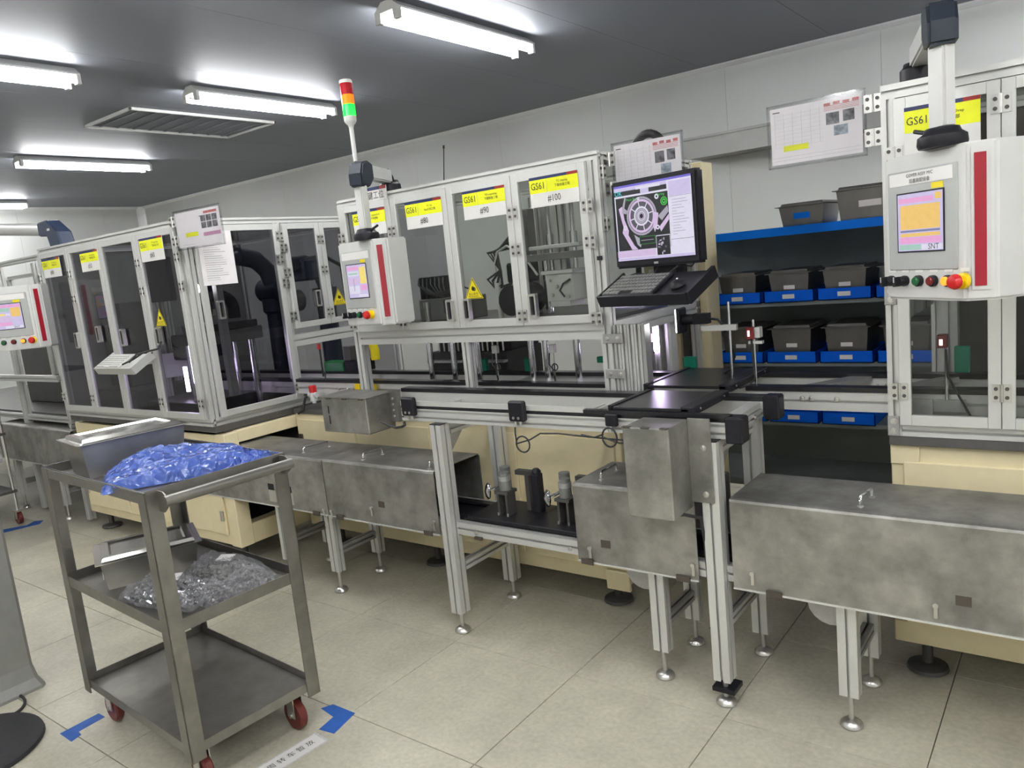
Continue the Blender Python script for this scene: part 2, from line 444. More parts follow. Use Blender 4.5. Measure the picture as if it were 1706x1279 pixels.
def door(m, side, off, u0, u1, z0, z1, handle=None, hinges=(), w=.036, pane='pane', wl=None, wr=None):
    f, rot = face(side, off); wl = wl or w; wr = wr or w
    g = G()
    def bar(a0, a1, b0, b1):
        p = f(a0, 0, b0); q = f(a1, .022, b1)
        g.box(min(p[0], q[0]), max(p[0], q[0]), min(p[1], q[1]), max(p[1], q[1]), b0, b1)
    bar(u0, u0+wl, z0, z1); bar(u1-wr, u1, z0, z1); bar(u0+wl, u1-wr, z0, z0+w); bar(u0+wl, u1-wr, z1-w, z1)
    d = part('door', g, 'alu', m, bev=.0015)
    p = f(u0+wl, .009, 0); q = f(u1-wr, .013, 0)
    part('pane', G().box(min(p[0], q[0]), max(p[0], q[0]), min(p[1], q[1]), max(p[1], q[1]), z0+w, z1-w), pane, d)
    if handle: inst('handle', HANDLE, d, f(handle[0], 0, handle[1]), rot)
    for hu, hz in hinges: inst('hinge', HINGE, d, f(hu, 0, hz), rot)
    return d
def post(m, x0, x1, y0, y1, z0, z1, name='post', mt='alu'): return part(name, G().prof('z', z0, z1, x0, x1, y0, y1), mt, m)
def beamx(m, x0, x1, y0, y1, z0, z1, name='beam', mt='alu'): return part(name, G().prof('x', x0, x1, y0, y1, z0, z1), mt, m)
def beamy(m, x0, x1, y0, y1, z0, z1, name='beam', mt='alu'): return part(name, G().prof('y', y0, y1, x0, x1, z0, z1), mt, m)
FOOT = mesh('levelling_foot', G().lathe([(.032, 0), (.036, .004), (.034, .014), (.022, .024), (.009, .028), (.009, .12), (.001, .121)], (0, 0, 0), 14), 'screw', smooth=True)
BOLT = mesh('bolt', G().lathe([(.011, 0), (.011, .002), (.0075, .0022), (.0075, .008), (.0055, .0085)], (0, 0, 0), 12, (0, -1, 0)), 'screw', smooth=True)
PAD = mesh('machine_foot', G().lathe([(.06, 0), (.07, .006), (.066, .018), (.03, .026), (.018, .03), (.018, .15)], (0, 0, 0), 18), 'darkgrey', smooth=True)

HZ = (1.815, 1.655, 1.0)
# ---------------------------------------------------------------- machine with the protruding enclosure (cab 1)
A0, A1, AF, AB, AZ0, AZ1 = -5.75, -3.95, 2.34, 3.9, .862, 2.015
t = thing('assembly_machine', 'deep aluminium-framed machine enclosure on cream base, left of the signal tower', 'machine', (-4.85, 3.1, 0))
M1 = t
post(t, A1-.05, A1, AF, AF+.05, AZ0+.04, AZ1-.035); post(t, A0, A0+.04, AF, AF+.04, AZ0+.04, AZ1-.035)
post(t, A1-.05, A1, AB-.05, AB, AZ0+.04, AZ1-.035); post(t, A0, A0+.04, AB-.04, AB, AZ0+.04, AZ1-.035)
post(t, A1-.04, A1, 2.935, 2.985, AZ0+.04, AZ1-.035)
beamx(t, A0, A1, AF, AF+.04, AZ1-.035, AZ1); beamx(t, A0, A1, AB-.04, AB, AZ1-.035, AZ1)
beamy(t, A1-.04, A1, AF+.04, AB-.04, AZ1-.035, AZ1); beamy(t, A0, A0+.04, AF+.04, AB-.04, AZ1-.035, AZ1)
beamx(t, A0, A1, AF, AF+.04, AZ0, AZ0+.04); beamy(t, A1-.04, A1, AF+.04, AB, AZ0, AZ0+.04)
beamy(t, A1-.04, A1, 2.985, AB, 1.225, 1.30); 
xs = (-5.71, -5.28, -4.85, -4.41, -3.985)
hx = {0: -5.71, 1: -5.28, 2: -4.41, 3: -3.985}
hd = ((-5.32, 1.386), (-5.01, 1.42), (-4.71, 1.392), (-4.293, 1.389))
for i in range(4):
    door(t, 'front', AF-.023, xs[i]+.002, xs[i+1]-.002, .905, 1.978, hd[i], [(hx[i], z) for z in HZ], pane='pane_grey')
door(t, 'side', A1+.023, 2.395, 2.95, .905, 1.975, (2.487, 1.505), [(2.955, z) for z in (1.9, 1.62)]+[(2.935, 1.76), (2.935, .98)], pane='pane_grey')
door(t, 'side', A1+.023, 2.985, 3.262, 1.335, 1.975, (3.172, 1.505), [(2.975, 1.83), (2.975, 1.68), (2.975, 1.415), (3.262, 1.87), (3.262, 1.68)], pane='pane_grey')
door(t, 'side', A1+.023, 3.265, 3.60, 1.335, 1.975, None, [(3.262, 1.41)], pane='pane_grey')
part('roof_panel', G().box(A0+.04, A1-.04, AF+.04, AB-.04, AZ1-.02, AZ1-.012), 'pane_grey', t)
part('rear_panel', G().box(A0+.04, A1-.05, AB-.02, AB-.012, AZ0+.04, AZ1-.04), 'pane_grey', t)
part('left_panel', G().box(A0+.012, A0+.02, AF+.04, AB-.04, AZ0+.04, AZ1-.04), 'midgrey', t)
part('base_plate', G().box(A0, A1+.01, AF+.01, AB, .825, .862), 'plate_dark', t, bev=.002)
# cream base with an open side
part('base_post', G().box(A1-.05, A1+.045, AF+.03, AF+.12, .14, .81), 'cream', t, bev=.003)
part('base_rail', G().box(A1-.04, A1+.04, AF+.12, 2.95, .745, .815), 'cream', t, bev=.003)
part('base_rail', G().box(A1-.04, A1+.04, AF+.12, 2.95, .14, .26), 'cream', t, bev=.003)
part('base_post', G().box(A1-.04, A1+.04, 2.95, 3.06, .14, .81), 'cream', t, bev=.003)
part('base_body', G().box(A0-.04, A1-.60, AF+.045, AB, .14, .80), 'cream', t, bev=.004)
part('front_panel', G().box(A1-.62, A1-.05, AF+.045, AF+.06, .14, .80), 'cream', t)
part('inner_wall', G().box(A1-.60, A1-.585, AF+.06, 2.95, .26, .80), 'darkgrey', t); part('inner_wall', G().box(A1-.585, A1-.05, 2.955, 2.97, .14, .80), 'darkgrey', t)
part('base_spacer', G().box(A0, A1, AF+.06, AB-.02, .815, .825), 'darkgrey', t)
for i, (x0, x1) in enumerate(((-5.74, -5.16), (-5.15, -4.62), (-4.61, -4.03))):
    d = part('base_door', G().box(x0, x1, AF+.03, AF+.046, .20, .74), 'cream', t, bev=.003)
    for z in (.32, .62):
        part('hinge', G().box((x0 if i < 2 else x1-.03), (x0 if i < 2 else x1-.03)+.03, AF+.018, AF+.03, z-.03, z+.03), 'screw', d, bev=.003)
    part('latch', G().box((x1-.06 if i < 2 else x0+.03), (x1-.06 if i < 2 else x0+.03)+.03, AF+.022, AF+.03, .60, .64), 'black', d)
for x in (-5.72, -4.05):
    for y in (2.48, 3.7): inst('machine_foot', PAD, t, (x, y, 0))
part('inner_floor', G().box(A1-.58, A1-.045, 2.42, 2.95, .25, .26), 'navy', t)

# ---------------------------------------------------------------- machine with doors #70-#100 (cab 2)
B0, B1, BF, BB, BZ1 = -3.225, -1.625, 2.82, 3.75, 2.015
t = thing('assembly_machine', 'aluminium-framed machine with four clear doors behind the front conveyor', 'machine', (-2.43, 3.3, 0))
M2 = t
post(t, B0, B0+.05, BF, BF+.05, .862, BZ1-.035); post(t, B1-.05, B1, BF, BF+.05, .862, BZ1-.035)
post(t, B0, B0+.04, BB-.04, BB, .862, BZ1-.035); post(t, B1-.04, B1, BB-.04, BB, .862, BZ1-.035)
post(t, -2.465, -2.42, BF+.005, BF+.045, .862, 1.245)
beamx(t, B0, B1, BF, BF+.04, BZ1-.035, BZ1); beamx(t, B0, B1, BB-.04, BB, BZ1-.035, BZ1)
beamx(t, B0+.05, B1-.05, BF, BF+.04, 1.245, 1.314)
beamy(t, B0, B0+.04, BF+.04, BB-.04, BZ1-.035, BZ1); beamy(t, B1-.04, B1, BF+.04, BB-.04, BZ1-.035, BZ1); beamy(t, B1-.04, B1, BF+.05, BB, 1.245, 1.314)
beamy(t, B0, B0+.04, BF+.05, BB, 1.245, 1.314)
xs = (-3.185, -2.812, -2.437, -2.058, -1.675)
hd = ((-2.865, 1.40), (-2.475, 1.405), (-2.368, 1.405), (-1.985, 1.405))
hh = {0: -3.19, 1: -2.812, 2: -2.058, 3: -1.675}
for i in range(4):
    hz = [1.815, 1.655, 1.36] if i != 3 else [1.80, 1.655, 1.335]
    door(t, 'front', BF-.023, xs[i]+.0015, xs[i+1]-.0015, 1.317, 1.978, hd[i], [(hh[i], z) for z in hz])
part('side_pane', G().box(B1-.012, B1-.008, BF+.05, BB-.04, 1.32, 1.975), 'pane', t)
part('side_pane', G().box(B0+.008, B0+.012, BF+.05, BB-.04, 1.32, 1.975), 'pane_grey', t)
for z in (1.93, 1.72):      # small hinges on the right-hand post that carry the document holder
    inst('hinge', HINGE, t, (B1+.001, BF+.03, z), ROTX)
# row of upright extrusions closing the right end down to the conveyor, with joining plates
for i in range(4):
    post(t, B1+.003+i*.0325, B1+.033+i*.0325, BF+.012, BF+.042, 1.0, 1.30, 'end_upright')
part('end_upright_side', G().box(B1+.134, B1+.150, BF+.012, BF+.06, 1.0, 1.298), 'alu_dark', t)
for z in (1.245, 1.095):
    p = part('joining_plate', G().box(B1-.04, B1+.055, BF-.006, BF, z-.02, z+.02), 'alu_dark', t, bev=.002)
    for x in (B1-.018, B1+.032): inst('bolt', BOLT, p, (x, BF-.006, z))
part('clip', G().box(B1-.032, B1-.012, BF-.012, BF-.001, 1.575, 1.592), 'black', t)
# cream base behind the lower conveyor
part('base_plate', G().box(-3.88, B1+.01, BF+.02, BB, .835, .862), 'plate_dark', t, bev=.002)
part('base_body', G().box(-3.88, -1.64, BF+.03, BB, .13, .835), 'cream', t, bev=.004)
for x0, x1 in ((-3.86, -3.34), (-3.33, -2.76), (-2.75, -2.2), (-2.19, -1.66)):
    d = part('base_door', G().box(x0+.01, x1-.01, BF+.018, BF+.031, .20, .80), 'cream', t, bev=.003)
    if x0 < -3.5: part('hinge', G().box(x0+.012, x0+.042, BF+.008, BF+.018, .66, .71), 'brown', d)
part('base_lip', G().box(-1.76, -1.64, BF+.012, BF+.03, .10, .19), 'cream', t, bev=.003)
for x in (-3.7, -2.9, -1.76):
    for y in (2.93, 3.6): inst('machine_foot', PAD, t, (x, y, 0))
# aerial on the roof
part('aerial', G().cyl((-2.885, 3.3, BZ1-.012), (-2.85, 3.3, 2.25), .003, 6).cyl((-2.85, 3.3, 2.25), (-2.848, 3.3, 2.267), .0055, 8), 'black', t)
part('roof_panel', G().box(B0+.04, B1-.04, BF+.04, BB-.04, BZ1-.022, BZ1-.012), 'pane', t)
part('rear_panel', G().box(B0+.04, -2.44, BB-.02, BB-.012, 1.32, BZ1-.04), 'pane', t)
part('rear_panel', G().box(-2.42, B1-.04, BB-.02, BB-.012, 1.32, BZ1-.04), 'pane', t)
part('deck', G().box(B0+.05, B1-.05, BF+.12, BB-.04, 1.315, 1.33), 'plate_dark', t)
part('inner_post', G().prof('z', 1.33, 1.95, -2.56, -2.5, 3.6, 3.66), 'alu', t)

# ---------------------------------------------------------------- machine at the right edge (cab 3)
C0, C1, CF, CB, CZ0, CZ1 = -.565, .75, 2.82, 3.75, .885, 2.04
t = thing('assembly_machine', 'aluminium-framed machine enclosure on cream base at the right edge of the photo', 'machine', (.1, 3.3, 0))
M3 = t
post(t, C0, C0+.042, CF, CF+.04, CZ0, CZ1-.045); post(t, C1-.04, C1, CF, CF+.04, CZ0+.04, CZ1-.045)
post(t, C0, C0+.04, CB-.04, CB, CZ0, CZ1-.04); post(t, C1-.04, C1, CB-.04, CB, CZ0, CZ1-.04)
beamx(t, C0, C1, CF, CF+.04, CZ1-.045, CZ1); beamx(t, C0+.04, C1, CF, CF+.04, CZ0, CZ0+.04); beamx(t, C0, C1, CB-.04, CB, CZ1-.04, CZ1)
beamy(t, C0, C0+.04, CF+.04, CB-.04, CZ1-.04, CZ1); beamy(t, C0, C0+.04, CF+.04, CB-.04, CZ0, CZ0+.04)
d = door(t, 'front', CF-.023, C0+.040, -.234, .928, 1.99, None, [(-.524, z) for z in (1.815, 1.045)]+[(-.233, z) for z in (1.92, 1.045)], w=.036)
door(t, 'front', CF-.023, -.232, .20, .928, 1.99, (.1, 1.45), [])
door(t, 'front', CF-.023, .202, .705, .928, 1.99, (.25, 1.45), [])
for z0, z1 in ((1.335, 1.40), (.885, .955)):
    p = part('joining_plate', G().box(C0-.002, C0+.036, CF-.005, CF, z0, z1), 'alu_dark', t, bev=.002)
    for z in (z0+.018, z1-.018): inst('bolt', BOLT, p, (C0+.018, CF-.005, z))
part('side_pane', G().box(C0+.008, C0+.012, CF+.04, CB-.04, 1.25, CZ1-.04), 'pane_grey', t)
part('rear_panel', G().box(C0+.04, C1-.04, CB-.02, CB-.012, CZ0+.04, CZ1-.04), 'brown', t)
part('roof_panel', G().box(C0+.04, C1-.04, CF+.04, CB-.04, CZ1-.02, CZ1-.012), 'pane', t)
part('deck', G().box(C0+.04, C1-.04, CF+.045, CB-.04, CZ0, CZ0+.012), 'plate_dark', t)
part('base_plate', G().box(C0, C1, CF+.002, CB, .852, .885), 'plate_dark', t, bev=.002)
part('base_body', G().box(C0, C1, CF+.03, CB, .13, .852), 'cream', t, bev=.004)
part('base_rail', G().box(C0, C0+.09, CF+.02, CF+.031, .78, .85), 'cream', t, bev=.002)
part('base_door', G().box(C0+.04, .08, CF+.018, CF+.031, .19, .79), 'cream', t, bev=.003)
part('base_lip', G().box(C0, C1, CF+.02, CF+.04, .12, .2), 'cream', t, bev=.003)
for x in (-.47, .6):
    for y in (2.9, 3.6): inst('machine_foot', PAD, t, (x, y, 0))
part('inner_post', G().prof('z', CZ0+.012, 1.95, -.52, -.46, 3.66, 3.72), 'alu', t)

# ---------------------------------------------------------------- machine beyond the far left (cab 0)
t = thing('assembly_machine', 'open aluminium machine frame cut by the left edge beside the deep enclosure', 'machine', (-7.0, 3.0, 0))
for x in (-9.5, -8.0, -6.85, -6.05):
    post(t, x, x+.05, 2.45, 2.5, .02, 1.965); post(t, x, x+.05, 3.5, 3.55, .02, 1.965)
beamx(t, -9.5, -6.0, 2.45, 2.49, 1.965, 2.0); beamx(t, -9.5, -6.0, 2.41, 2.45, 1.08, 1.125); beamy(t, -6.04, -6.0, 2.49, 3.5, 1.965, 2.0); beamy(t, -9.5, -9.46, 2.49, 3.5, 1.965, 2.0)
beamx(t, -9.5, -6.0, 3.5, 3.54, 1.965, 2.0); beamx(t, -9.5, -6.0, 3.46, 3.50, 1.0, 1.04); beamx(t, -9.45, -6.05, 2.46, 2.5, .76, .80)
part('rear_panel', G().box(-9.45, -6.05, 3.50, 3.51, .4, 1.30), 'darkgrey', t)
part('deck', G().box(-9.45, -6.05, 2.5, 3.46, .80, .815), 'plate_dark', t)
part('drive_box', G().box(-7.6, -6.9, 2.8, 3.3, .815, 1.3), 'darkgrey', t, bev=.01)
for x in (-6.55, -6.35): post(t, x, x+.04, 2.6, 2.64, 1.1, 1.97, 'inner_post')
for x in (-6.5, -6.33): part('rod', G().cyl((x, 2.75, .82), (x, 2.75, 1.12), .014, 10), 'chrome', t, smooth=True)
part('terminal_rail', G().box(-6.7, -6.2, 3.0, 3.05, 1.15, 1.3), 'darkgrey', t)

# ================================================================== CONVEYORS
def bolt_row(p, pts):
    for q in pts: inst('bolt', BOLT, p, q)
# lower return conveyor on short legs
def low_conveyor(label, LX0, LX1, legs, drums, extra):
    t = thing('return_conveyor', label, 'conveyor', ((LX0+LX1)/2, 2.53, 0))
    for y0, y1 in ((2.378, 2.412), (2.645, 2.68)):
        beamx(t, LX0, LX1, y0, y1, .457, .512, 'rail')
    part('belt', G().box(LX0, LX1, 2.415, 2.455, .512, .522), 'belt', t); part('belt', G().box(LX0, LX1, 2.60, 2.64, .512, .522), 'belt', t)
    part('bed', G().box(LX0, LX1, 2.413, 2.644, .47, .500), 'black', t)
    for x in legs:
        for y in (2.43, 2.715):
            p = part('leg', G().prof('z', .112, .456, x-.030, x+.030, y-.022, y+.022, pitch=.058), 'alu', t); inst('levelling_foot', FOOT, p, (x, y, 0))
        beamy(t, x-.018, x+.018, 2.452, 2.693, .20, .24, 'brace', 'alu_dark')
    for x in drums: part('drum_motor', G().cyl((x, 2.46, .40), (x, 2.60, .40), .075, 18), 'alu_dark', t, smooth=True)
    if extra:
        for x in (-2.11, -1.63): inst('bolt', BOLT, t, (x, 2.377, .478))
        part('rail_clip', G().box(-2.115, -2.075, 2.366, 2.378, .450, .462), 'brown', t)
low_conveyor('low aluminium return conveyor on short legs running under the steel covers', -4.50, 1.1, (-3.55, -3.136, -1.284, -.620, .55), (-1.36, -.68), 1)
low_conveyor('low return conveyor at the far left, left of the deep enclosure', -7.4, -5.83, (-6.3, -7.1), (), 0)

def cover(x0, x1, label, handles, z1=.752, clips=(), notches=(), seam=None):
    t = thing('conveyor_cover', label, 'cover', ((x0+x1)/2, 2.525, .45), 0, 'steel covers over the low conveyor')
    y0, y1, z0, k, rr = 2.366, 2.690, .445, .004, .012
    P = [(y0, z0), (y0, z1-rr), (y0+.003, z1-.004), (y0+rr, z1), (y1-rr, z1), (y1, z1-rr), (y1, z0), (y1-k, z0), (y1-k, z1-rr), (y1-rr, z1-k), (y0+rr, z1-k), (y0+k, z1-rr), (y0+k, z0)]
    part('shell', G().prism(P, 'x', x0, x1), 'steel', t)
    part('lip', G().box(x0, x1, y0-.004, y0+.012, z0-.006, z0), 'alu', t)
    for hx, hy0, hy1, hdx in handles:
        part('handle', G().tube([(hx, hy0, z1), (hx, hy0, z1+.022), (hx+.1*hdx, hy0+.06*(hy1-hy0), z1+.030), (hx+.9*hdx, hy0+.94*(hy1-hy0), z1+.030), (hx+hdx, hy1, z1+.022), (hx+hdx, hy1, z1)], .0045, 8), 'chrome', t, smooth=True)
        for a, b in ((hx, hy0), (hx+hdx, hy1)):
            part('handle_foot', G().lathe([(.010, 0), (.010, .002), (.006, .004)], (a, b, z1), 10), 'screw', t)
    for x in clips:
        part('clip', G().box(x-.026, x+.026, y0-.008, y0-.003, z0-.012, z0+.010), 'brown', t)
    for x, a, b in notches:
        part('stud', G().cyl((x, y0-.010, a), (x, y0-.0005, a), .008, 10).box(x-.005, x+.005, y0-.006, y0-.0005, a-.04, a), 'screw', t)
        if b: part('notch', G().box(x+.05, x+.09, y0-.0015, y0-.0005, a+.01, a+.04), 'brown', t)
    return t
cover(-.967, 1.0, 'long stainless cover with one handle over the low conveyor, lower right', [(-.57, 2.42, 2.52, .012)], .757, (-.83, .15), ((-.90, .505, 0), (-.36, .50, 1), (.02, .51, 0)))
cover(-1.587, -1.092, 'short stainless cover behind the grey motor box, centre right', [(-1.50, 2.44, 2.56, 0)], .752, (-1.545, -1.15), ((-1.53, .50, 1), (-1.11, .50, 0)))
cover(-3.066, -2.312, 'stainless cover ending in a dark open mouth beside the tall leg', [(-2.82, 2.42, 2.53, .02), (-2.36, 2.40, 2.45, 0)], .735, (-2.38, -2.98), ((-2.34, .50, 0), (-2.74, .52, 1), (-3.04, .47, 0)))
c = cover(-4.30, -3.072, 'stainless cover running into the cream base, behind the cart', [(-3.30, 2.44, 2.58, .04)], .732, (-3.16,), ((-3.10, .47, 0),))
for x in (-3.55, -3.40):
    part('window', G().box(x, x+.05, 2.3645, 2.3658, .53, .565), 'black', c); part('window_plate', G().box(x, x+.06, 2.3645, 2.3658, .465, .53), 'screw', c)
cover(-7.2, -5.86, 'stainless cover at the far left beyond the deep enclosure', [(-6.0, 2.44, 2.54, .02)], .730)

# front transfer table: tall legs with two belt rails
t = thing('transfer_conveyor', 'waist-high aluminium belt conveyor on tall legs in the centre', 'conveyor', (-1.7, 2.55, 0))
TC = t
for x, xr in ((-2.243, .030), (-1.020, .030)):
    for y in (2.369, 2.755):
        p = part('leg', G().prof('z', .095, .953, x-xr, x+xr, y-.030, y+.030, pitch=.058), 'alu', t); inst('levelling_foot', FOOT, p, (x, y, 0))
        part('leg_cap', G().box(x-xr, x+xr, y-.03, y+.03, .953, .9565), 'black', p)
    beamy(t, x-.018, x+.018, 2.416, 2.724, .275, .315, 'brace'); beamy(t, x-.018, x+.018, 2.416, 2.724, .90, .94, 'brace')
    part('gusset', G().prism([(2.416, .90), (2.50, .90), (2.416, .82)], 'x', x-.012, x+.012), 'alu_dark', t)
part('foot_clamp', G().box(-1.06, -.98, 2.345, 2.425, .05, .066), 'black', t)
beamx(t, -2.47, -.965, 2.376, 2.414, .957, .99, 'rail'); beamx(t, -2.47, -.965, 2.376, 2.414, .99, 1.012, 'rail')
beamx(t, -2.82, -.965, 2.738, 2.778, .955, 1.012, 'rail')
part('belt', G().box(-2.47, -.95, 2.378, 2.412, 1.012, 1.026), 'belt', t); part('belt', G().box(-2.82, -.93, 2.728, 2.782, 1.012, 1.030), 'belt', t)
part('side_guide', G().box(-2.47, -1.51, 2.376, 2.390, 1.026, 1.046), 'alu', t); part('side_guide', G().box(-1.51, -.95, 2.368, 2.394, 1.026, 1.040), 'belt', t)
part('rail_cover', G().box(-2.82, -.965, 2.730, 2.739, .955, 1.012), 'alu', t)
for y in (2.358, 2.722):
    part('end_cap', G().box(-.965, -.905, y, y+.064, .945, 1.034), 'black', t, bev=.006)
for x in (-2.44, -1.62, -.985):
    beamy(t, x-.02, x+.02, 2.414, 2.73, .957, .985, 'cross_beam')
part('roller_plate', G().box(-1.02, -.972, 2.385, 2.72, .99, 1.008), 'alu', t)
for y in (2.46, 2.64): inst('bolt', BOLT, t, (-.965, y, .972), Matrix.Rotation(R(90), 4, 'Z'))
for x in (-2.405, -1.81):
    s_ = part('sensor_block', G().box(x-.038, x+.038, 2.348, 2.376, .985, 1.066), 'black', t, bev=.006)
    for k in (-.012, .012): part('fitting', G().cyl((x+k, 2.362, .985), (x+k, 2.362, .968), .007, 8).cyl((x+k, 2.346, 1.0), (x+k, 2.3485, 1.0), .006, 8), 'screw', s_)
s_ = part('stop_bracket', G().box(-1.412, -1.362, 2.352, 2.368, .985, 1.03), 'black', t, bev=.004)
part('fitting', G().cyl((-1.395, 2.36, .985), (-1.395, 2.36, .965), .009, 8), 'screw', s_)
# cables hanging off the front rail
def loop(cx, cy, cz, r, n=18, dx=.0): return [(cx+r*math.sin(2*math.pi*i/n)+dx*i/n, cy+.006*i/n, cz-r*math.cos(2*math.pi*i/n)) for i in range(n+1)]
part('cable', G().tube([(-1.80, 2.325, .97), (-1.80, 2.322, .945), (-1.795, 2.318, .915)]+[(-1.765-.032*math.cos(a), 2.318, .905-.032*math.sin(a)) for a in [i*math.pi/8 for i in range(0, 17)]]+[(-1.73, 2.32, .925), (-1.68, 2.322, .952), (-1.60, 2.325, .955), (-1.42, 2.325, .948), (-1.30, 2.325, .945)], .0032, 6), 'rubber', t)
part('cable', G().tube([(-1.50, 2.328, .955), (-1.44, 2.32, .950), (-1.40, 2.315, .965)]+[(-1.375-.03*math.cos(a), 2.316, .955+.035*math.sin(a)) for a in [i*math.pi/8 for i in range(0, 17)]]+[(-1.34, 2.32, .935), (-1.27, 2.325, .94)], .0034, 6), 'rubber', t)
part('cable', G().tube([(-2.41, 2.325, .965), (-2.405, 2.325, .95), (-2.43, 2.33, .94), (-2.50, 2.36, .925), (-2.60, 2.42, .915), (-2.7, 2.46, .92)], .006, 6), 'rubber', t)
part('cable', G().tube([(-1.13, 2.2, .735), (-1.08, 2.26, .722), (-1.055, 2.33, .69), (-1.052, 2.345, .60), (-1.05, 2.348, .47), (-1.045, 2.348, .30), (-1.05, 2.40, .22), (-1.12, 2.5, .2)], .006, 6), 'rubber', t)
part('cable', G().tube([(-1.29, 2.345, .86)]+[(-1.285+.02*math.sin(a), 2.34, .85-.045*math.cos(a)) for a in [i*math.pi/6 for i in range(0, 26)]]+[(-1.30, 2.345, .80)], .003, 6), 'rubber', t)
# pallet on the table
def pallet(x0, x1, y0, y1, z, label):
    t = thing('pallet', label, 'pallet', ((x0+x1)/2, (y0+y1)/2, z-.022), 0, 'black work pallets')
    part('plate', G().box(x0, x1, y0, y1, z-.012, z), 'belt', t, bev=.002)
    part('rim', G().box(x0-.012, x0+.008, y0, y1, z-.022, z+.004), 'black', t); part('rim', G().box(x1-.03, x1+.022, y0, y1, z-.022, z+.006), 'black', t, bev=.003)
    for y in (y0+.05, y1-.05): part('pin', G().cyl((x1+.022, y, z-.006), (x1+.025, y, z-.006), .004, 8), 'screw', t)
pallet(-1.40, -1.10, 2.385, 2.70, 1.052, 'black pallet plate on the front belt conveyor')
pallet(-1.47, -1.13, 2.80, 3.225, 1.052, 'black pallet plate behind, where the two conveyors meet')

# motor boxes
t = thing('motor_box', 'tall grey sheet-metal motor box hanging on the front conveyor', 'motor box', (-1.16, 2.27, .72))
part('shell', G().box(-1.248, -1.082, 2.185, 2.337, .722, 1.030), 'steel', t, bev=.004)
for x in (-1.235, -1.165, -1.098): part('edge_tab', G().box(x-.014, x+.014, 2.183, 2.20, 1.029, 1.0315), 'brown', t)
fl_ = part('flange', G().box(-1.082, -1.004, 2.330, 2.337, .745, 1.034), 'steel', t, bev=.001)
for z in (.935, .775): inst('bolt', BOLT, fl_, (-1.031, 2.330, z))
t = thing('motor_box', 'low grey sheet-metal motor box under the left operator panel', 'motor box', (-3.0, 2.59, .835))
part('shell', G().box(-3.185, -2.845, 2.505, 2.69, .838, 1.018), 'steel', t, bev=.004)
part('lid', G().box(-3.195, -2.835, 2.498, 2.70, 1.018, 1.0225), 'steel', t)
for x in (-3.12, -3.0, -2.88): part('edge_tab', G().box(x-.016, x+.016, 2.500, 2.512, 1.010, 1.018), 'brown', t)
part('slot', G().box(-3.135, -3.128, 2.5035, 2.5048, .935, .975), 'black', t); part('slot', G().box(-3.133, -3.126, 2.5035, 2.5048, .880, .925), 'black', t)
fl_ = part('flange', G().box(-2.845, -2.79, 2.66, 2.692, .87, 1.03), 'steel', t)
for z in (.90, .93, .96, .99): part('screw', G().cyl((-2.818, 2.655, z), (-2.818, 2.66, z), .006, 8), 'screw', fl_)

# main conveyor through the machines
t = thing('main_conveyor', 'long belt conveyor running through the machine enclosures at waist height', 'conveyor', (-2.0, 3.09, .9))
for x0, x1, y0 in ((-5.69, -1.53, 2.93), (-1.10, .70, 2.93), (-5.69, .70, 3.225)):
    beamx(t, x0, x1, y0, y0+.04, .94, 1.012, 'rail'); part('belt', G().box(x0, x1, y0-.006, y0+.046, 1.012, 1.030), 'belt', t)
for x in (-5.5, -4.2, -3.4, -2.9, -1.9, -.7, .2): beamy(t, x, x+.05, 2.97, 3.225, .95, .99, 'cross_beam')
for x in (-5.4, -4.4, -3.4, -2.2, -1.75, -.45, .6):
    for y in (2.95, 3.24): part('support', G().prof('z', .89 if x < -.6 and x > -1.6 else .888, .94, x-.02, x+.02, y-.018, y+.018), 'alu', t)
for x in (-.885, -.85, -.76): inst('bolt', BOLT, t, (x, 2.93, .985))
for x in (-3.545, -3.47, -3.43): inst('bolt', BOLT, t, (x, 2.93, .975))
part('plough', G().prism([(-.92, 3.00), (-.78, 3.22), (-.70, 3.22), (-.84, 3.00)], 'z', 1.0, 1.02), 'alu_dark', t); part('plough', G().prism([(-.60, 3.00), (-.46, 3.22), (-.40, 3.22), (-.54, 3.00)], 'z', 1.0, 1.02), 'alu_dark', t)

